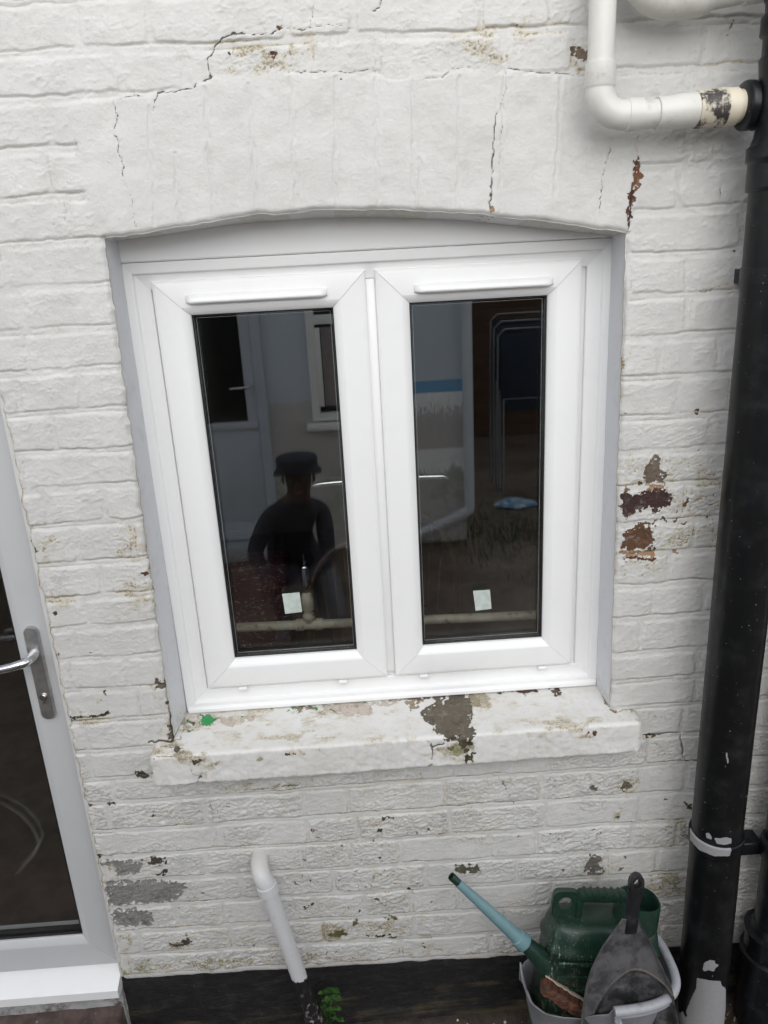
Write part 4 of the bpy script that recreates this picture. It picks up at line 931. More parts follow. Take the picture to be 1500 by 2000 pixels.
def second_pipe():
    e = empty('gully_pipe', (.935, -.06, 0), 'second black drain pipe behind the thick one, with a ribbed socket near the ground', 'drainpipe')
    cx, cy = .935, -.068
    for nm, st in (('pipe_length', [(.0, .047), (3.0, .047)]), ('pipe_collar', [(.505, .0475), (.507, .053), (.52, .0545), (.548, .0545), (.556, .051), (.558, .0475)]), ('pipe_socket', [(.0, .066), (.10, .066), (.17, .062), (.20, .062), (.203, .070), (.222, .071), (.226, .064), (.272, .062), (.275, .067), (.288, .067), (.292, .055), (.31, .0475)])):
        f = MB(); f.tube([(cx, cy, z) for z, r in st], [r for z, r in st], 48); f.done(nm, M_blackb, e, sharp=40)
    f = MB(); f.box(.835, .89, -.05, -.002, .50, .535, bev=.004); f.done('pipe_bracket', M_blackb, e)
second_pipe()

def waste_pipe():
    e = empty('waste_pipe', (.439, -.05, 2.08), 'white waste pipe with a right angle elbow running into the black pipe at top right', 'pipe')
    y = -.066; xv = .4365; r = .0215; zc = 2.0875
    f = MB(); f.tube([(xv, y, 3.0), (xv, y, 2.148)], r, 40); f.done('upright_pipe', M_pipew, e)
    f = MB(); p = [(xv, y, 2.166), (xv, y, 2.166), (xv, y, 2.132), (xv, y, 2.130), (xv, y, 2.128)]; rr = [r, .0248, .0255, .0245, .0235]
    c0 = (xv + .040, y, zc + .040)
    a = arc(c0, .040, math.pi, 1.5 * math.pi, 14, (1, 0, 0), (0, 0, 1)); p += a; rr += [.0235] * len(a)
    p += [(.482, y, zc), (.483, y, zc), (.508, y, zc), (.509, y, zc)]; rr += [.0238, .0252, .0252, .0222]
    f.tube(p, rr, 40); f.done('elbow', M_pipew, e, sharp=40)
    dz = .006
    f = MB(); p, r2 = steps((.505, y, zc - .001), (.684, y, zc + dz), [(0, .0222), (.16, .0222), (.161, .0252), (.30, .0250), (.33, .0262), (.52, .0272), (.53, .0262), (.535, .0262)])
    f.tube(p, r2, 40); f.done('coupling', M_pipew, e, sharp=40)
    f = MB(); p, r2 = steps((.505, y, zc - .001), (.684, y, zc + dz), [(.525, .0262), (.53, .0285), (.56, .0292), (.60, .0285), (.605, .0292), (.70, .0298), (.705, .0285), (.73, .0285), (.735, .030), (.79, .0302)])
    f.tube(p, r2, 40); f.done('stained_coupling', M_soot, e, sharp=40)
    f = MB(); p, r2 = steps((.505, y, zc - .001), (.695, y, zc + dz), [(.74, .029), (.745, .0295), (.855, .029), (.865, .0255), (.99, .0255)])
    f.tube(p, r2, 40); f.done('pipe_stub', M_pipey, e, sharp=40)
    # drip under the elbow
    e2 = empty('upper_waste_pipe', (.53, -.06, 2.26), 'cream waste pipe curving along the top edge of the picture', 'pipe')
    y2 = -.062; z2 = 2.276
    p = [(.492, y2, 3.0), (.492, y2, 2.33)] + arc((.548, y2, 2.310), .056, math.pi, 1.5 * math.pi, 12, (1, 0, 0), (0, 0, 1)) + [(.585, y2, 2.256), (.60, y2, 2.257)]
    f = MB(); f.tube(p, [.0235, .0235] + [.030] * 13 + [.0305, .030], 36); f.done('elbow', M_pipew, e2, sharp=50)
    f = MB(); f.tube([(.598, y2, 2.257), (.612, y2, 2.258), (.613, y2, 2.258), (.665, y2, 2.265), (.666, y2, 2.265), (.74, y2, 2.272)], [.026, .026, .0235, .0235, .0255, .0255], 32); f.done('pipe_run', M_pipew, e2, sharp=50)
waste_pipe()

def low_waste():
    n = N('half_blacked_waste_pipe'); sp = n.new('ShaderNodeSeparateXYZ'); n.l(n.co(), sp.inputs[0]); z = sp.outputs['Z']
    w1 = n.mix(n.ramp(n.noise(40, 6, .7, n.mapv((3, 3, 1))), .58, .75, 0, .5), (.60, .60, .605), (.33, .31, .30))
    w1 = n.mix(n.ramp(z, .54, .60), w1, (.60, .585, .53))
    bm_ = n.ramp(n.math('ADD', n.math('SUBTRACT', .25, z), n.math('MULTIPLY', n.math('SUBTRACT', n.noise(35, 4, .6), .5), .10)), -.002, .002)
    st = n.math('MULTIPLY', n.ramp(n.noise(55, 5, .7, n.mapv((1.4, 1.4, 1.0))), .57, .6), n.ramp(z, .25, .18))
    st = n.math('MULTIPLY', st, n.ramp(z, .02, .10, 1, .55))
    c = n.mix(bm_, w1, (.016, .015, .016)); c = n.mix(st, c, (.42, .39, .35))
    Mx = n.fin(c, .38, n.bump(n.noise(80, 4), .25, .001))
    e = empty('low_waste_pipe', (-.275, -.03, .6), 'white plastic pipe leaving the wall below the sill and leaning down, its foot blackened', 'pipe')
    A = Vector(W(508, 1700, -.03)); B = Vector(W(524, 1738, -.052)); C = Vector(W(612, 1985, -.066))
    dirv = (C - B).normalized()
    top = Vector((A.x - .002, .01, A.z + .012)); k1 = top + Vector((0, -.032, 0))
    # elbow: out of the wall, then round to the pipe's own direction
    bend = [];
    p0 = top; p1 = Vector((top.x, -.052, top.z + .004)); p2 = B - dirv * .018
    for i in range(15):
        t = i / 14; bend.append(p0 * (1 - t) ** 2 + p1 * 2 * t * (1 - t) + p2 * t * t)
    f = MB(); f.tube(bend + [p2 + dirv * .001, p2 + dirv * .002, p2 + dirv * .024, p2 + dirv * .025], [.0205] * 15 + [.0205, .0232, .0236, .0195], 36); f.done('elbow', Mx, e, sharp=50)
    E_ = C + dirv * .10
    f = MB(); f.tube([p2 + dirv * .005 + (E_ - p2) * (i / 30) for i in range(31)], .0188, 36); f.done('pipe_length', Mx, e)
    q = C - dirv * .01
    f = MB(); f.tube([q, q + dirv * .002, q + dirv * .03, q + dirv * .032, q + dirv * .036, q + dirv * .09], [.019, .0235, .024, .026, .0255, .0245], 36); f.done('pipe_socket', Mx, e, sharp=50)
low_waste()

# ------------------------------------------------------------------ ground
def ground():
    n = N('damp_earth'); a = n.noise(40, 7, .7); b = n.noise(6, 5, .6); c = n.noise(260, 5, .7)
    col = n.mix(n.ramp(b, .35, .65), (.026, .019, .015), (.055, .038, .028)); col = n.mix(n.ramp(a, .5, .72, 0, .6), col, (.09, .066, .048))
    v = n.new('ShaderNodeTexVoronoi'); v.inputs['Scale'].default_value = 120; n.l(n.co(), v.inputs['Vector'])
    sp = n.new('ShaderNodeSeparateXYZ'); n.l(n.co(), sp.inputs[0]); col = n.mix(n.ramp(n.math('ADD', sp.outputs['Y'], n.math('MULTIPLY', n.math('SUBTRACT', b, .5), .8)), -.6, -1.3), col, n.mix(n.ramp(n.noise(3, 7, .7), .35, .65), (.085, .062, .045), (.17, .13, .095)))
    col = n.mix(n.math('MULTIPLY', n.ramp(c, .6, .68), .7), col, (.11, .085, .065)); col = n.mix(n.ramp(n.noise(330, 2, .5), .71, .74, 0, .8), col, (.30, .28, .25))
    Mg = n.fin(col, n.ramp(a, .3, .7, .45, .85), n.bump(a, .9, .006))
    gx = np.array([-60, -20, -8, -4, -2, -1.2] + seg(-.9, 1.25, .006) + [1.6, 2.5, 5, 10, 25, 60]); gy = np.array([-60, -25, -12, -8, -5, -3, -2, -1.2, -.8] + seg(-.5, .0, .006) + [.03, .06])
    GX, GY = np.meshgrid(gx, gy); near = (GX > -1) & (GX < 1.3) & (GY > -.6)
    GZ = np.where(near, (fbm(GX * 18, GY * 18, 5, 131) - .5) * .022 + ss(.06, 0, -GY) * .012, 0) - .004
    GZ = np.where(GY < -1, -.004, GZ)
    I = np.arange(GX.size).reshape(GX.shape)
    o = link('ground', mesh_np('ground', np.stack([GX, GY, GZ], -1).reshape(-1, 3), np.stack([I[:-1, :-1], I[:-1, 1:], I[1:, 1:], I[1:, :-1]], -1).reshape(-1, 4)), Mg); tag(o, kind='structure')
    # step in front of the door
    xs_ = np.array(seg(-1.7, -.672, .006)); ys_ = np.array(seg(-.40, .03, .006)); A, B = np.meshgrid(xs_, ys_)
    h = .118 + (fbm(A * 14, B * 14, 4, 141) - .5) * .018 + np.where(B > -.02, (B + .02) * .9, 0); ed = np.minimum(-.672 - A, B + .40); h -= np.clip(1 - ed / .012, 0, 1) ** 2 * .02; h = np.where((ed < .0005) & (B < .02), -.02, h)
    I = np.arange(A.size).reshape(A.shape)
    Ms = simple('old_step_brick', (.075, .05, .042), .75, .35, 35, 160, .7, .002, dirt=(.28, .25, .23), dirtamt=(.62, .74), dscale=60)
    tag(link('door_step', mesh_np('door_step', np.stack([A, B, h], -1).reshape(-1, 3), np.stack([I[:-1, :-1], I[:-1, 1:], I[1:, 1:], I[1:, :-1]], -1).reshape(-1, 4)), Ms, origin=(-1.2, -.2, 0)), 'worn dark brick step below the glazed door', 'step')
    # flakes of paint and litter
    def litter(name, N_, area, size, mat, label, cat, lift=.004):
        bm = bmesh.new()
        for _ in range(N_):
            x, y = area(); s_ = random.uniform(*size); z = float(-.004 + (fbm(np.array([x * 18.]), np.array([y * 18.]), 5, 131)[0] - .5) * .022 + max(0, .012 * (1 - (-y / .06)) if y > -.06 else 0)) + lift
            k = random.randint(4, 6); a0 = random.random() * 6; t = Vector((random.uniform(-.3, .3), random.uniform(-.3, .3), 1)).normalized(); ux = t.orthogonal().normalized(); uy = t.cross(ux); el_ = random.uniform(.35, 1)
            pts = [Vector((x, y, z)) + ux * (math.cos(a0 + 6.283 * i / k) * s_ * random.uniform(.6, 1)) + uy * (math.sin(a0 + 6.283 * i / k) * s_ * el_ * random.uniform(.6, 1)) for i in range(k)]
            up = [bm.verts.new(p + t * .0012) for p in pts]; dn = [bm.verts.new(p) for p in pts]
            bm.faces.new(up); bm.faces.new(dn[::-1])
            for i in range(k): bm.faces.new((dn[i], dn[(i + 1) % k], up[(i + 1) % k], up[i]))
        me = bpy.data.meshes.new(name); bm.to_mesh(me); bm.free(); o = link(name, me, mat); tag(o, label, cat, kind='stuff')
    def a1():
        return (random.uniform(-.35, .33), -abs(random.gauss(0, .045)) - .03) if random.random() < .6 else (random.uniform(-.9, 1.2), random.uniform(-.4, -.012))
    litter('paint_flakes', 320, a1, (.002, .007), simple('flake_paint', (.62, .60, .55), .6), 'white flakes of paint fallen on the dark earth along the wall', 'paint flakes')
    litter('leaf_litter', 620, lambda: (random.uniform(.68, 1.2), random.uniform(-.35, -.012)), (.002, .008), simple('leaf_litter', (.13, .075, .04), .7, .5, 60, dirt=(.35, .29, .2), dirtamt=(.5, .55), dscale=40), 'brown leaf crumbs and grit around the foot of the black pipes', 'leaf litter')
ground()

# ------------------------------------------------------------------ weeds
def weed(name, base, pts, label):
    Ml = simple('weed_leaf', (.055, .135, .03), .5, .4, 60, 200, .2)
    e = empty(name, base, label, 'weed')
    f = MB(); lf = MB()
    base = Vector(base)
    for P_, size in pts:
        P_ = Vector(P_); mid = base.lerp(P_, .5) + Vector((0, -.008, .012))
        f.tube([base, mid, P_], [.0016, .0012, .0008], 6)
        for k in range(5):
            a0 = -1.2 + k * .6 + random.uniform(-.2, .2); up_ = (P_ - base).normalized(); right = up_.cross(Vector((0, -1, 0))).normalized()
            d = (up_ * math.cos(a0) + right * math.sin(a0) + Vector((0, -random.uniform(.1, .5), 0))).normalized(); sd_ = d.cross(Vector((0, -1, .3))).normalized(); L = size * random.uniform(.8, 1.2)
            nrm = d.cross(sd_)
            n_ = 7; lft = []; rgt = []
            for i in range(n_ + 1):
                t = i / n_; wv = L * .26 * math.sin(math.pi * min(1, t * 1.02)) ** .8 * (1 + .28 * (i % 2)); c_ = P_ + d * (L * t) + nrm * (L * .12 * math.sin(t * 3))
                lft.append(lf.bm.verts.new(c_ + sd_ * wv + nrm * wv * .3)); rgt.append(lf.bm.verts.new(c_ - sd_ * wv + nrm * wv * .3))
                if i == 0: prev = (lft[0], rgt[0], lf.bm.verts.new(c_)); continue
                cv = lf.bm.verts.new(c_); lf.bm.faces.new((prev[0], lft[-1], cv, prev[2])); lf.bm.faces.new((prev[2], cv, rgt[-1], prev[1])); prev = (lft[-1], rgt[-1], cv)
    f.done('stem', Ml, e); lf.done('leaves', Ml, e, recalc=False)
wp_ = [tuple(W(x, y, -.035 - .006 * (i % 3))) for i, (x, y) in enumerate([(636,1940),(640,1955),(648,1950),(652,1938),(634,1968),(650,1972),(640,1985),(655,1990),(628,1985)])]
weed('weed', tuple(W(640, 2003, -.03)), [(p, .023) for p in wp_], 'small green weed growing at the foot of the leaning white pipe')
weed('weed', (-.09, -.03, .0), [((-.10 + .02 * i, -.035 - .01 * (i % 2), .016 + .006 * (i % 2)), .012) for i in range(3)], 'tiny green sprout on the earth just right of the larger weed')

# ------------------------------------------------------------------ bucket with its contents
def super_ring(cx, cy, z, a, b, n=72, p=3.2, f=None):
    out = []
    for i in range(n):
        t = 2 * math.pi * i / n; c_, s_ = math.cos(t), math.sin(t)
        k = (abs(c_) ** p + abs(s_) ** p) ** (-1 / p)
        out.append((cx + a * k * c_, cy + b * k * s_, z))
    return out
BCX, BCY = .469, -.140
def bucket():
    Mb = simple('grey_bucket_plastic', (.235, .235, .25), .5, .1, 30, 120, .3, .001, dirt=(.10, .095, .09), dirtamt=(.58, .8), dscale=35)
    Mr = simple('bucket_rim_plastic', (.38, .385, .41), .4, .08, 30, 160, .2, dirt=(.22, .21, .2), dirtamt=(.55, .8), dscale=45)
    e = empty('bucket', (BCX, BCY, 0), 'grey plastic bucket with a broken rim, holding the watering can and dustpan', 'bucket')
    n = 120; rings = []; H_ = .302
    def topz(i):
        t = 2 * math.pi * i / n % (2 * math.pi); d = math.degrees(t)
        # broken part: from the far left (180) round the front to about 275 degrees
        if 165 < d < 272:
            kk = min(1, (d - 165) / 15, (272 - d) / 4 + .3); return H_ - .012 * kk - .016 * max(0, kk) * float(fbm(np.array([d * .06]), np.array([.5]), 3, 7)[0])
        if 60 < d <= 165: return H_ - .002 - .06 * float(ss(60, 120, np.array(d)))
        return H_ - .002
    lev = [(0, .125, .078), (.03, .128, .081), (.12, .140, .090), (.22, .156, .101), (.28, .165, .107), (1, .168, .109)]
    for wall_ in (0, 1):
        R_ = []
        for li, (z, a, b) in enumerate(lev):
            a -= .0035 * wall_; b -= .0035 * wall_; zb = z + .004 * wall_
            base_r = super_ring(BCX, BCY, 0, a, b, n)
            R_.append([(x, y, (topz(i) if z == 1 else min(zb, topz(i) - .003)) + (x - BCX) * .02) for i, (x, y, _) in enumerate(base_r)])
        rings += R_ if wall_ == 0 else R_[::-1]
    f = MB(); f.ring_loft(rings); f.done('bucket_body', Mb, e, sharp=50)
    # the rolled rim that is left: front right, right side and back
    pts = []; i0, i1 = int(274 / 360 * n), int((360 + 62) / 360 * n)
    ring = super_ring(BCX, BCY, H_ + .002, .174, .115, n)
    for i in range(i0, i1 + 1): x, y, z = ring[i % n]; pts.append((x, y, z + (x - BCX) * .02))
    f = MB(); f.tube(pts, [.0105] * len(pts), 18); f.done('rim', Mr, e)
    # skirt under the rim
    pts2 = []
    f = MB(); rr = []
    for i in range(i0, i1 + 1):
        x, y, z = super_ring(BCX, BCY, H_, .176, .117, n)[i % n]; z += (x - BCX) * .02
        rr.append([(x, y, z + .001), (x + (x - BCX) * .02, y + (y - BCY) * .02, z - .004), (x + (x - BCX) * .015, y + (y - BCY) * .015, z - .017), (x - (x - BCX) * .015, y - (y - BCY) * .015, z - .017)])
    f.ring_loft(rr); f.done('rim_skirt', Mr, e, sharp=50)
    # handle lug hanging from the broken end
    q = Vector(pts[0]); f = MB(); f.tube([q + Vector((.004, -.012, -.012)), q + Vector((.010, -.015, -.026)), q + Vector((.022, -.017, -.040)), q + Vector((.05, -.018, -.052)), q + Vector((.075, -.016, -.064))], [.0075, .006, .0055, .005, .004], 12); f.done('handle_lug', Mr, e)
bucket()

def watering_can():
    Mc = N('dark_green_plastic'); n = Mc
    v = n.noise(45, 6, .7, n.mapv((1.4, 1.4, .7))); sc = n.noise(160, 4, .75, n.mapv((1.6, 1, .35)))
    sp = n.new('ShaderNodeSeparateXYZ'); n.l(n.co(), sp.inputs[0])
    c = n.mix(n.ramp(v, .3, .7), (.008, .026, .017), (.014, .042, .027))
    scr = n.math('MULTIPLY', n.ramp(sc, .58, .66), n.math('MULTIPLY', n.ramp(sp.outputs['Z'], .46, .40), n.math('MULTIPLY', n.ramp(sp.outputs['X'], .46, .42), n.ramp(sp.outputs['X'], .34, .36))))
    c = n.mix(n.math('MULTIPLY', scr, .8), c, (.40, .40, .36)); c = n.mix(n.ramp(n.noise(130, 3, .6), .70, .73, 0, .8), c, (.42, .39, .33))
    c = n.mix(n.math('MULTIPLY', n.ramp(n.noise(70, 6, .7), .5, .7), n.ramp(sp.outputs['Z'], .36, .27)), c, (.20, .17, .11))
    Mg = n.fin(c, .36, n.bump(n.noise(60, 4), .15, .001))
    Mt = simple('teal_spout_plastic', (.155, .27, .29), .4, .06, 25, dirt=(.10, .15, .15), dirtamt=(.6, .8), dscale=30)
    base = Vector((.445, -.150, .085))
    e = empty('watering_can', base, 'dark green plastic watering can with a pale teal spout, standing in the bucket', 'watering can')
    e.rotation_euler = (math.radians(-6), math.radians(7.5), 0)
    H_ = .405
    def body_ring(z, a, b, cx=0, n_=96, p=4.6): return super_ring(cx, 0, z, a, b, n_, p)
    f = MB(); st = [(0, .120, .052), (.006, .128, .058), (.06, .133, .062)]
    # ribs on the lower body
    st += [(.274, .1285, .061), (.279, .1315, .0655), (.287, .1315, .0655), (.293, .128, .061), (.31, .125, .058), (.332, .121, .050), (.342, .117, .042), (.345, .10, .03)]
    rings = []
    for z, a, b in st:
        cx = (z / .37) * .004; r = body_ring(z, a, b, cx)
        rings.append([(x, y, zz) for x, y, zz in r])
    # ribs only left of the panel: flatten them on the right half
    for ri, (z, a, b) in enumerate(st):
        if .09 < z < .27:
            rings[ri] = [(x if x < .0 else x, (y if x < .01 else max(min(y, .062), -.062)), zz) for x, y, zz in rings[ri]]
    f.ring_loft(rings)
    for k in range(6):
        z = .060 + k * .034; f.box(-.108, -.014, -.0655, -.058, z, z + .007, bev=.0028); f.box(-.108, -.014, .058, .0655, z, z + .007, bev=.0028)
    f.box(-.110, -.012, -.0645, -.056, .258, .271, bev=.003)
    f.box(-.012, -.009, -.0645, -.056, .045, .262, bev=.001)
    body = f.done('can_body', Mg, sharp=45); body.parent = e
    def child(nm, mb, mat=Mg, sharp=40): o = mb.done(nm, mat, sharp=sharp); o.parent = e; return o
    # left top block with the round hole
    f = MB(); n_ = 32; cx, cz = -.090, .374; rO = []; rI = []
    for i in range(n_):
        t = 2 * math.pi * i / n_; c_, s_ = math.cos(t), math.sin(t); k = (abs(c_) ** 5 + abs(s_) ** 5) ** (-1 / 5); rO.append((cx + .030 * k * c_, cz + .036 * k * s_)); rI.append((cx + .0155 * c_, cz + .003 + .0155 * s_))
    def at_y(L, y): return [(x, y, z) for x, z in L]
    def sc_(L, k): return [(cx + (x - cx) * k, cz + (z - cz) * k) for x, z in L]
    f.ring_loft([at_y(rO, -.005), at_y(sc_(rO, .96), -.007), at_y(sc_(rI, 1.06), -.007), at_y(rI, -.005), at_y(rI, .005), at_y(sc_(rI, 1.06), .007), at_y(sc_(rO, .96), .007), at_y(rO, .005), at_y(rO, -.005)], False, False); child('handle_block', f)
    f = MB(); f.box(-.064, -.048, -.010, .010, .335, .405, bev=.004); f.box(-.062, .050, -.012, .012, .383, .409, bev=.006)
    for k in range(6): f.box(-.050 + k * .016, -.041 + k * .016, -.0132, .0132, .386, .4108, bev=.004)
    child('grip', f)
    # tower with the filling mouth, right
    f = MB(); R_ = []
    for z, a, b, c_ in ((.29, .056, .052, .074), (.34, .049, .049, .080), (.385, .046, .046, .083), (.390, .0455, .045, .083), (.391, .042, .042, .083), (.382, .0405, .040, .083), (.31, .0405, .040, .083)):
        R_.append(super_ring(c_, 0, z, a, b, 48, 2.4))
    f.ring_loft(R_, False, True); child('filling_mouth', f)
    # spout root and tube
    inv = e.rotation_euler.to_matrix().inverted()
    def loc(px, py, Y): return inv @ (Vector(W(px, py, Y)) - base)
    r0 = loc(1066, 1880, -.150); r1 = loc(1036, 1852, -.146); s0 = loc(1024, 1842, -.144); s1 = loc(889, 1719, -.120); tip = loc(881, 1711, -.119)
    f = MB(); f.tube([r0 + (r0 - r1) * .6, r0, r1, s0], [.030, .026, .0185, .0165], 28); child('spout_root', f)
    f = MB(); d = (s1 - s0); f.tube([s0, s0 + d * .01, s0 + d * .10, s0 + d * .11, s0 + d * .14, s0 + d * .96], [.0205, .0212, .0192, .0165, .0155, .0093], 28); child('spout', f, Mt)
    f = MB(); f.tube([s1 - d * .06, tip - d * .02, tip], [.0085, .0092, .0088], 24, cap=False); f.tube([tip, s1 - d * .05], [.0075, .0070], 24, cap=False); child('spout_tip', f)
watering_can()

def dustpan():
    n = N('dusty_black_plastic'); v = n.noise(28, 7, .7); u = n.noise(140, 5, .75)
    c = n.mix(n.ramp(v, .42, .68), (.025, .025, .027), (.13, .128, .13)); c = n.mix(n.ramp(u, .62, .72, 0, .7), c, (.17, .16, .145))
    c = n.mix(n.math('MULTIPLY', n.math('SUBTRACT', 1.0, n.attr('deep')), n.ramp(v, .35, .6, .25, .8)), c, (.115, .112, .115)); at_ = n.attr('dust'); c = n.mix(n.ramp(n.math('ADD', at_, n.math('MULTIPLY', n.math('SUBTRACT', u, .5), .9)), .45, .9, 0, .75), c, (.27, .235, .17))
    Mp = n.fin(c, n.ramp(v, .4, .7, .38, .75), n.bump(u, .3, .001)); Mh = simple('black_grip', (.012, .012, .014), .34, .3, 40, 90, .3, .002, dirt=(.06, .058, .055), dirtamt=(.5, .8))
    e = empty('dustpan', tuple(W(1225, 1900, -.2)), 'dusty black plastic dustpan standing handle up in the bucket', 'dustpan')
    Yt, Yb = -.222, -.236
    lf = [(1213,1796),(1196,1815),(1172,1842),(1152,1875),(1140,1905),(1133,1935),(1127,1970),(1125,2010)]; rt = [(1247,1796),(1258,1815),(1276,1850),(1290,1880),(1303,1908),(1310,1935),(1316,1965),(1322,2010)]
    nv, nu = 60, 44; V = []; du = []; dp = []
    tv = np.linspace(0, 1, nv); ti = np.linspace(0, 1, len(lf))
    for j, t in enumerate(tv):
        y0 = Yt + (Yb - Yt) * t; L = np.array(W(np.interp(t, ti, [p[0] for p in lf]), np.interp(t, ti, [p[1] for p in lf]), y0)); R_ = np.array(W(np.interp(t, ti, [p[0] for p in rt]), np.interp(t, ti, [p[1] for p in rt]), y0))
        for i in range(nu):
            s_ = i / (nu - 1); P_ = L + (R_ - L) * s_; e_ = min(s_, 1 - s_); lip = math.exp(-(e_ / .035) ** 2) * .012 * (.5 + t)
            sag = .016 * (1 - math.sin(math.pi * s_)) * t; floor = .010 * float(ss(.50, .58, np.array(t - 1.5 * (s_ - .66) ** 2)))
            P_ = P_ + np.array([0, -lip - sag + floor, 0]); V.append(P_)
            q_ = t - 1.5 * (s_ - .66) ** 2
            dp.append(float(ss(.50, .56, np.array(q_)))); du.append(.9 * math.exp(-((q_ - .50) / .022) ** 2) + (.25 if e_ < .05 else 0))
    V = np.array(V); Vb = V + np.array([0, .003, 0]); I = np.arange(nv * nu).reshape(nv, nu); K = I + nv * nu
    q1 = np.stack([I[:-1, :-1], I[:-1, 1:], I[1:, 1:], I[1:, :-1]], -1).reshape(-1, 4); q2 = q1[:, ::-1] + nv * nu
    q3 = np.concatenate([strip(I[:, 0], K[:, 0]), strip(K[:, -1], I[:, -1]), strip(K[0], I[0]), strip(I[-1], K[-1])])
    o = link('pan', mesh_np('pan', np.concatenate([V, Vb]), np.concatenate([q1, q2, q3]), True, {'dust': np.array(du + du), 'deep': np.array(dp + dp)}), Mp, e)
    # handle with its hanging hole
    A = Vector(W(1232, 1812, -.220)); B = Vector(W(1236, 1770, -.214)); C = Vector(W(1241, 1735, -.208)); D = Vector(W(1244, 1712, -.204))
    f = MB(); sec = [(A + (A - B) * .25, .022, .004), (A, .0175, .007), (A.lerp(B, .5), .0145, .010), (B, .0150, .011), (B.lerp(C, .5), .0160, .011), (C, .0165, .010)]
    up_ = (D - A).normalized(); rt_ = up_.cross(Vector((0, 1, 0))).normalized(); nn = rt_.cross(up_)
    rings = []
    for P_, a, b in sec: rings.append([P_ + rt_ * (a * math.cos(t)) + nn * (b * math.sin(t)) for t in [2 * math.pi * i / 24 for i in range(24)]])
    f.ring_loft(rings)
    # eye: ring plate
    cE = C + up_ * .012; n_ = 36
    def rg_(a, b, off, sh=0): return [cE + up_ * sh + rt_ * (a * math.cos(2 * math.pi * i / n_)) + up_ * (b * math.sin(2 * math.pi * i / n_)) + nn * off for i in range(n_)]
    f.ring_loft([rg_(.0165, .024, -.005), rg_(.015, .022, -.009), rg_(.008, .0115, -.0095, .004), rg_(.0065, .010, -.007, .004), rg_(.0065, .010, .006, .004), rg_(.015, .022, .008), rg_(.0165, .024, .004), rg_(.0165, .024, -.005)], False, False)
    f.done('handle', Mh, e, sharp=50)
dustpan()

def wood_scrap():
    n = N('rotten_wood'); v = n.noise(30, 7, .7, n.mapv((1, 1, 5)), 1.0)
    Mw = n.fin(n.mix(n.ramp(v, .35, .65), (.02, .010, .007), (.15, .055, .026)), .7, n.bump(v, 1, .004))
    Mp = simple('peeling_cream_paint', (.58, .48, .38), .6)
    A = Vector(W(1058, 1922, -.185)); B = Vector(W(1128, 1968, -.215)); A.z += .0
    d = (B - A).normalized(); s_ = Vector((0, -1, 0)) - d * d.dot(Vector((0, -1, 0))); s_.normalize(); u = s_.cross(d).normalized()
    if u.z < 0: u = -u
    e = empty('wood_scrap', A.lerp(B, .5), 'rotten red brown piece of wood with cream paint, lying in the bucket beside the can', 'wood')
    f = MB(); rings = []; n_ = 16
    for i in range(n_ + 1):
        P_ = A.lerp(B + d * .02, i / n_); hh = .014 + random.uniform(-.002, .003) - .008 * (i == 0); ww = .020 + random.uniform(-.002, .002)
        rings.append([P_ + u * a * hh + s_ * b * ww for a, b in ((1, -.7), (1, 0), (.9, .6), (.4, 1), (-.5, 1), (-1, .4), (-1, -1), (.4, -1))])
    f.ring_loft(rings); f.done('wood_core', Mw, e, sharp=25)
    f = MB(); rings = []
    for i in range(n_ + 1):
        P_ = A.lerp(B + d * .02, i / n_); j1 = random.uniform(-.003, .003)
        rings.append([P_ + u * .0175 - s_ * .016, P_ + u * .0185 + s_ * (-.006 + j1), P_ + u * .0165 + s_ * (-.006 + j1), P_ + u * .0150 - s_ * .018])
    f.ring_loft(rings); f.done('paint_skin', Mp, e)
wood_scrap()

def tray():
    Mt = simple('dirty_cream_tray', (.34, .30, .24), .5, .2, 30, dirt=(.08, .07, .055), dirtamt=(.45, .7), dscale=45)
    f = MB(); c0 = Vector((.655, -.19, .06)); R_ = .075
    nrm = Vector((.55, -.35, .75)).normalized(); ux = Vector((0, 1, 0)) - nrm * nrm.y; ux.normalize(); uy = nrm.cross(ux)
    rings = []
    for r, h in ((R_, 0), (R_, .008), (R_ - .003, .009), (R_ - .006, .003), (R_ - .02, .002), (.01, .002)):
        rings.append([c0 + ux * r * math.cos(t) + uy * r * math.sin(t) + nrm * h for t in [2 * math.pi * i / 48 for i in range(48)]])
    f.ring_loft(rings); o = f.done('plant_saucer', Mt, origin=tuple(c0), sharp=50); tag(o, 'dirty cream saucer leaning between the bucket and the black pipe', 'saucer')
tray()

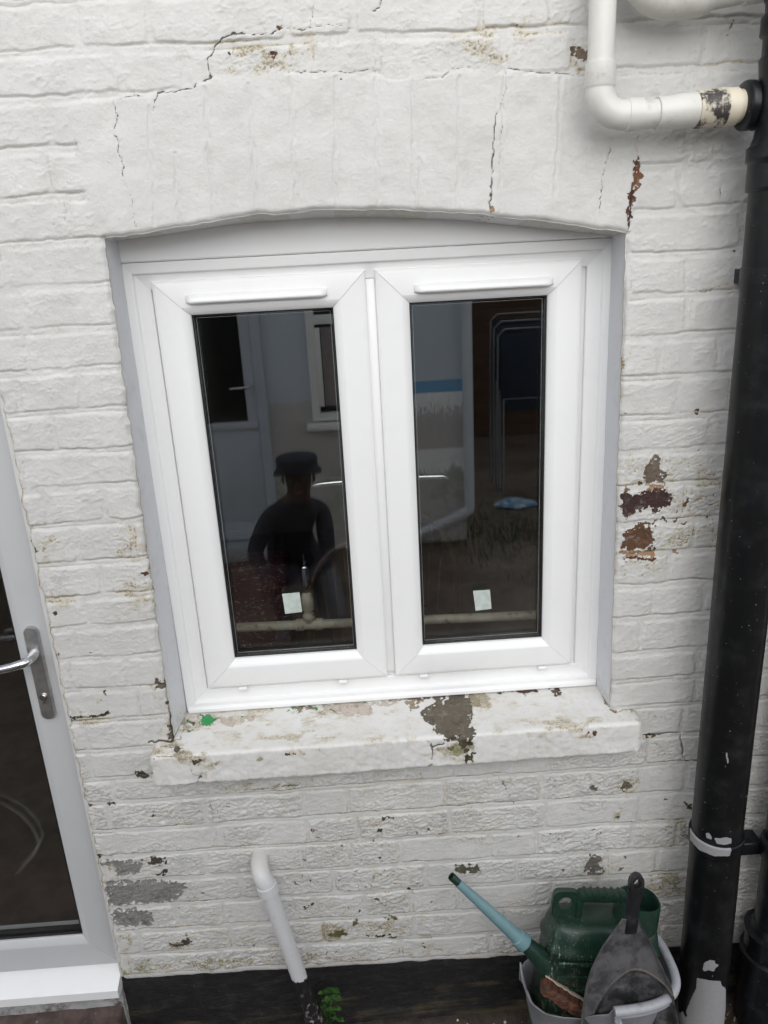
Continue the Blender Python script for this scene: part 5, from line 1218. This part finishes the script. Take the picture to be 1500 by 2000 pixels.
# ------------------------------------------------------------------ the yard behind the camera, seen mirrored in the glass
OY = -3.25
def opposite():
    n = N('patchy_grey_render'); sp = n.new('ShaderNodeSeparateXYZ'); n.l(n.co(), sp.inputs[0]); x, z = sp.outputs['X'], sp.outputs['Z']
    wv = n.noise(9, 5, .65); wf = n.noise(40, 4, .6, n.mapv((3, 1, .5)))
    c = n.mix(n.ramp(n.noise(120, 4, .7), .3, .7), (.54, .60, .68), (.62, .68, .76))
    lower = n.ramp(n.math('ADD', z, n.math('MULTIPLY', n.math('SUBTRACT', wf, .5), .25)), 1.035, 1.03)
    c = n.mix(lower, c, (.55, .52, .51))
    def band(a, b, amp, col, c, sc=1.0, thr=None):
        m1 = n.math('MULTIPLY', n.ramp(n.math('ADD', z, n.math('MULTIPLY', n.math('SUBTRACT', wf, .5), amp)), a - .003, a + .003), n.ramp(z, b + .004, b))
        m1 = n.math('MULTIPLY', m1, n.ramp(x, .28, .30))
        return n.mix(m1, c, col)
    c = band(1.04, 1.12, .0, (.20, .42, .66), c); c = band(.93, 1.04, .5, (.92, .94, .94), c); c = band(.50, .66, .30, (.88, .90, .90), c)
    c = n.mix(n.math('MULTIPLY', n.ramp(wv, .5, .56), n.math('MULTIPLY', n.ramp(z, .66, .5), .9)), c, (.42, .44, .38))
    Mo = n.fin(c, .8, n.bump(n.noise(150, 3), .5, .002))
    e = empty('neighbouring_house', (0, OY, 0), 'grey rendered building opposite, mirrored in the window panes', 'house')
    f = MB(); f.box(-3.6, .72, OY - 3, OY, -.05, 2.4); f.done('wall', Mo, e)
    f = MB(); f.box(-3.7, .85, OY - 3.1, OY + .08, 2.4, 2.5, bev=.01); f.done('roof', simple('flat_roof_edge', (.06, .06, .06), .7), e)
    # window opposite
    x0, x1 = -.285, .24; z0, z1 = .905, 2.1
    f = MB(); rectframe(f, x0, x1, z0, z1, [(0, OY + .001), (0, OY + .03), (.05, OY + .035), (.055, OY + .005), (.055, OY + .001)], .0004); f.box(x0 + .05, x1 - .05, OY + .001, OY + .033, 1.52, 1.58, bev=.004); f.box(x0 + .05, x0 + .085, OY + .001, OY + .045, 1.0, 1.5, bev=.004); o = f.done('window', M_pvc, e)
    f = MB(); f.box(x0 + .056, x1 - .056, OY + .002, OY + .006, z0 + .056, z1 - .056); f.done('pane', simple('dark_pane', (.02, .022, .02), .1), o)
    f = MB(); f.box(x0 - .04, x1 + .04, OY - .0, OY + .09, .85, .895, bev=.006); f.done('window_sill', M_pvc, e)
    f = MB(); f.box(x0 + .09, x0 + .17, OY + .0065, OY + .016, 1.0, 1.5); f.done('curtain', simple('curtain', (.30, .26, .26), .9), o)
    # door opposite
    dx0, dx1 = -1.45, -.575
    Mdo = mk_pvc('grey_door', (.52, .56, .62), .4)
    f = MB(); rectframe(f, dx0, dx1, .12, 2.15, [(0, OY + .001), (0, OY + .04), (.06, OY + .045), (.065, OY + .03), (.13, OY + .03), (.135, OY + .012), (.135, OY + .001)], .0004); f.box(dx0 + .06, dx1 - .06, OY + .001, OY + .032, .25, .93, bev=.006); f.box(dx0 + .07, dx1 - .07, OY + .02, OY + .05, .88, .93, bev=.004); o = f.done('door', Mdo, e)
    f = MB(); f.box(dx0 + .136, dx1 - .136, OY + .002, OY + .010, .93, 2.0); f.done('pane', simple('dark_door_pane', (.015, .016, .016), .1), o)
    f = MB(); f.tube([(dx1 - .10, OY + .03, 1.16), (dx1 - .10, OY + .08, 1.16), (dx1 - .12, OY + .085, 1.158), (dx1 - .22, OY + .085, 1.155)], .009, 12); f.done('handle', M_chrome, o)
    f = MB(); f.box(dx0 - .05, dx1 + .05, OY + .001, OY + .16, .0, .11, bev=.01); f.done('door_step', simple('pale_step', (.4, .42, .44), .7), e)
    f = MB(); P = [(.735, OY + .05, 2.4), (.735, OY + .05, .255), (.73, OY + .05, .235), (.715, OY + .05, .222), (.50, OY + .05, .13), (.2, OY + .05, .02)]
    f.tube(P, .034, 20); f.box(.69, .78, OY + .0, OY + .05, 1.9, 1.93); tag(f.done('drainpipe', mk_pvc('drain_white', (.62, .66, .70), .35), e), 'white drainpipe at the corner of the building opposite')
opposite()
def yard():
    n = N('dark_fence_boards'); v = n.noise(8, 6, .7, n.mapv((1, 1, 14)))
    Mf = n.fin(n.mix(v, (.03, .018, .012), (.12, .06, .032)), .8, n.bump(v, .5, .003))
    def fence(name, x0, x1, y, label):
        e = empty(name, ((x0 + x1) / 2, y, 0), label, 'fence'); f = MB(); k = 0; z = -.03
        while z < 1.9: f.box(x0, x1, y - .012 - .006 * (k % 2), y + .006 - .006 * (k % 2), z, z + .135, bev=.003); z += .125; k += 1
        f.done('fence_boards', Mf, e)
        x = x0
        while x <= x1 + .01: f = MB(); f.box(x - .045, x + .045, y - .11, y - .02, -.05, 2.0, bev=.006); f.done('post', Mf, e); x += (x1 - x0) / 4
    fence('timber_fence', .80, 6.0, -6.4, 'dark horizontal board fence across the garden, mirrored in the right pane')
    Mt = simple('chair_tube', (.16, .17, .18), .4); Mc = simple('navy_chair_cloth', (.012, .02, .035), .8)
    for k in range(3):
        e = empty('folding_chair', (1.45, -4.4 - k * .16, 0), ['front', 'middle', 'rear'][k] + ' one of three navy folding chairs leaning in a row, mirrored in the right pane', 'chair', 'folding chairs in the garden')
        y = -4.4 - k * .16; z_ = k * .05
        f = MB(); f.tube([(1.15, y, 0), (1.20, y - .2, 1.25 + z_), (1.26, y - .21, 1.30 + z_), (1.70, y - .21, 1.30 + z_), (1.75, y - .2, 1.25 + z_), (1.80, y, 0)], .008, 10); f.tube([(1.17, y + .16, 0), (1.22, y - .06, .75 + z_), (1.72, y - .06, .75 + z_), (1.77, y + .16, 0)], .008, 10); f.done('tube_frame', Mt, e)
        f = MB(); f.box(1.22, 1.72, y - .205, y - .19, .62, 1.26 + z_, bev=.003); f.done('back_cloth', Mc, e)
    for (px, py, s_, lab, nm, col) in ((1005, 984, .16, 'flat blue and white plastic bag on the earth, mirrored in the right pane', 'plastic_bag', (.10, .32, .55)),):
        P = W(px, py, 4.2); x, y = P[0], .25 - 4.2
        f = MB(); rings = []
        for h, k in ((0, .9), (.01, 1), (.03, .9), (.04, .5)): rings.append([(x + s_ * k * math.cos(t) * (1 + .2 * math.sin(3 * t)), y + s_ * .7 * k * math.sin(t) * (1 + .15 * math.cos(4 * t)), h) for t in [2 * math.pi * i / 24 for i in range(24)]])
        f.ring_loft(rings); tag(f.done(nm, simple('bag_plastic', col, .4, .2, 20, dirt=(.6, .62, .64), dirtamt=(.5, .55), dscale=14), origin=(x, y, 0)), lab, 'bag')
    # grass tufts at the foot of the corner
    bm = bmesh.new()
    for _ in range(900):
        x = random.gauss(.95, .25); y = OY + random.gauss(-.1, .3); h = random.uniform(.02, .07); a = random.random() * 6.3; dx, dy = .004 * math.cos(a), .004 * math.sin(a); lx, ly = random.uniform(-.03, .03), random.uniform(-.03, .03)
        v = [bm.verts.new(p) for p in ((x - dx, y - dy, -.01), (x + dx, y + dy, -.01), (x + lx, y + ly, h))]; bm.faces.new(v)
    me = bpy.data.meshes.new('grass'); bm.to_mesh(me); bm.free(); tag(link('grass', me, simple('grass', (.05, .085, .02), .7)), 'thin grass on the earth by the corner of the building opposite', 'grass', kind='stuff')
yard()
def hose():
    pts = []
    for px, py in ((-40,1560),(0,1567),(40,1590),(66,1618),(77,1645),(66,1672),(35,1705),(0,1738),(-40,1770)):
        d = FW * FPX + RT * (px - 750) - UP * (py - 1000); t = (.006 - CAM[2]) / d[2]; P = CAM + d * t; pts.append((P[0], .104 - P[1], .006))
    f = MB(); f.tube(pts, .0065, 10); tag(f.done('hose', simple('pale_hose', (.40, .40, .37), .5), origin=pts[4]), 'pale hose curling on the ground, mirrored in the lower door glass', 'hose')
hose()

# ------------------------------------------------------------------ the person mirrored in the left pane
def person():
    hx, hy = -.305, -1.92           # head position
    e = empty('person', (hx, hy, 0), 'person in a dark hat and navy top crouching, mirrored in the left pane', 'person')
    bm = bmesh.new(); lay = bm.verts.layers.skin.verify()
    def V(p, r):
        v = bm.verts.new(p); v[lay].radius = (r, r) if not isinstance(r, tuple) else r; return v
    J = {}
    def chain(names):
        for a, b in zip(names[:-1], names[1:]): bm.edges.new((J[a], J[b]))
    x, y = hx, hy
    pts = {'pelvis': ((x - .10, y - .22, .30), (.14, .12)), 'belly': ((x - .09, y - .16, .46), (.145, .11)), 'chest': ((x - .07, y - .08, .63), (.125, .10)), 'neck0': ((x - .015, y - .03, .73), .06), 'neck': ((x - .003, y, .785), .047), 'head': ((x, y + .015, .880), (.073, .085)), 'crown': ((x, y + .01, .940), (.068, .078)),
           'shl': ((x - .16, y - .02, .69), .058), 'ell': ((x - .25, y + .06, .53), .045), 'wrl': ((x - .17, y + .26, .46), .03), 'hal': ((x - .16, y + .32, .45), (.036, .018)),
           'shr': ((x + .10, y - .10, .68), .055), 'elr': ((x + .12, y + .04, .47), .043), 'wrr': ((x + .0, y + .24, .42), .03), 'har': ((x - .03, y + .31, .42), (.036, .018)),
           'hil': ((x - .10, y - .20, .28), .095), 'knl': ((x - .15, y + .17, .42), .068), 'anl': ((x - .14, y - .04, .09), .042), 'tol': ((x - .15, y + .12, .035), (.045, .03)),
           'hir': ((x + .08, y - .20, .28), .095), 'knr': ((x + .13, y + .10, .14), .068), 'anr': ((x + .12, y - .28, .09), .042), 'tor': ((x + .12, y - .34, .04), (.045, .03))}
    for k, (p, r) in pts.items(): J[k] = V(p, r)
    chain(['pelvis', 'belly', 'chest', 'neck0', 'neck', 'head', 'crown']); chain(['neck0', 'shl', 'ell', 'wrl', 'hal']); chain(['neck0', 'shr', 'elr', 'wrr', 'har'])
    chain(['pelvis', 'hil', 'knl', 'anl', 'tol']); chain(['pelvis', 'hir', 'knr', 'anr', 'tor'])
    # fingers and thumbs, each its own little chain
    for sd_, nm in ((-1, 'hal'), (1, 'har')):
        hp = Vector(pts[nm][0])
        for k, ln in enumerate((.060, .070, .066, .052)):
            off = Vector(((k - 1.5) * .019, .02, 0)); a = V(hp + off, .009); b = V(hp + off + Vector((0, ln * .5, -.008)), .0085); c = V(hp + off + Vector((0, ln * .85, -.026)), .0075)
            bm.edges.new((J[nm], a)); bm.edges.new((a, b)); bm.edges.new((b, c))
        a = V(hp + Vector((-sd_ * .035, -.005, -.004)), .010); b = V(hp + Vector((-sd_ * .052, .026, -.014)), .009); bm.edges.new((J[nm], a)); bm.edges.new((a, b))
    J['pelvis'][lay].use_root = True
    me = bpy.data.meshes.new('body'); bm.to_mesh(me); bm.free()
    n = N('person_skin_and_clothes'); sp = n.new('ShaderNodeSeparateXYZ'); n.l(n.co(), sp.inputs[0])
    skin = simple('skin', (.06, .034, .026), .5); navy = simple('navy_clothes', (.012, .015, .028), .85)
    me.materials.append(None) if False else None
    o = bpy.data.objects.new('body', me); COL.objects.link(o); o.parent = e; o.location = -Vector(e.location)
    o.modifiers.new('skin', 'SKIN'); sb_ = o.modifiers.new('sub', 'SUBSURF'); sb_.levels = 2; sb_.render_levels = 2
    z, yy, xx = sp.outputs['Z'], sp.outputs['Y'], sp.outputs['X']
    hands = n.math('GREATER_THAN', yy, hy + .30); face = n.math('GREATER_THAN', z, .765)
    mk = n.math('MAXIMUM', hands, face); trous = n.math('LESS_THAN', z, .34)
    c = n.mix(trous, (.008, .010, .020), (.12, .12, .13)); c = n.mix(mk, c, (.06, .034, .026)); me.materials.append(n.fin(c, .7))
    # face details
    f = MB(); f.tube([(hx, hy + .098, 0.895), (hx, hy + .112, 0.875), (hx, hy + .100, 0.865)], [.008, .013, .009], 10); f.done('nose', skin, e)
    for s_ in (-1, 1):
        f = MB(); f.tube([(hx + s_ * .072, hy + .01, 0.860), (hx + s_ * .078, hy + .005, 0.880), (hx + s_ * .074, hy, 0.900)], [.005, .009, .005], 10); f.done('ear', skin, e)
        f = MB(); bmesh.ops.create_uvsphere(f.bm, u_segments=14, v_segments=10, radius=.011, matrix=Matrix.Translation((hx + s_ * .031, hy + .092, 0.895))); f.done('eye', simple('eye', (.06, .05, .045), .3), e)
    f = MB(); f.tube([(hx - .022, hy + .095, 0.838), (hx, hy + .101, 0.836), (hx + .022, hy + .095, 0.838)], [.003, .006, .003], 8); f.done('mouth', simple('lips', (.22, .08, .07), .5), e)
    f = MB(); rr = []
    for r, z_ in ((.118, 0.925), (.120, 0.930), (.102, 0.940), (.100, 0.965), (.103, 0.985), (.095, 0.997), (.03, 1.003)):
        rr.append([(hx + r * math.cos(t), hy + .012 + r * 1.06 * math.sin(t), z_ - (.012 * math.cos(2 * t) if r > .11 else 0)) for t in [2 * math.pi * i / 40 for i in range(40)]])
    f.ring_loft(rr); f.done('hat', navy, e, sharp=60)
person()
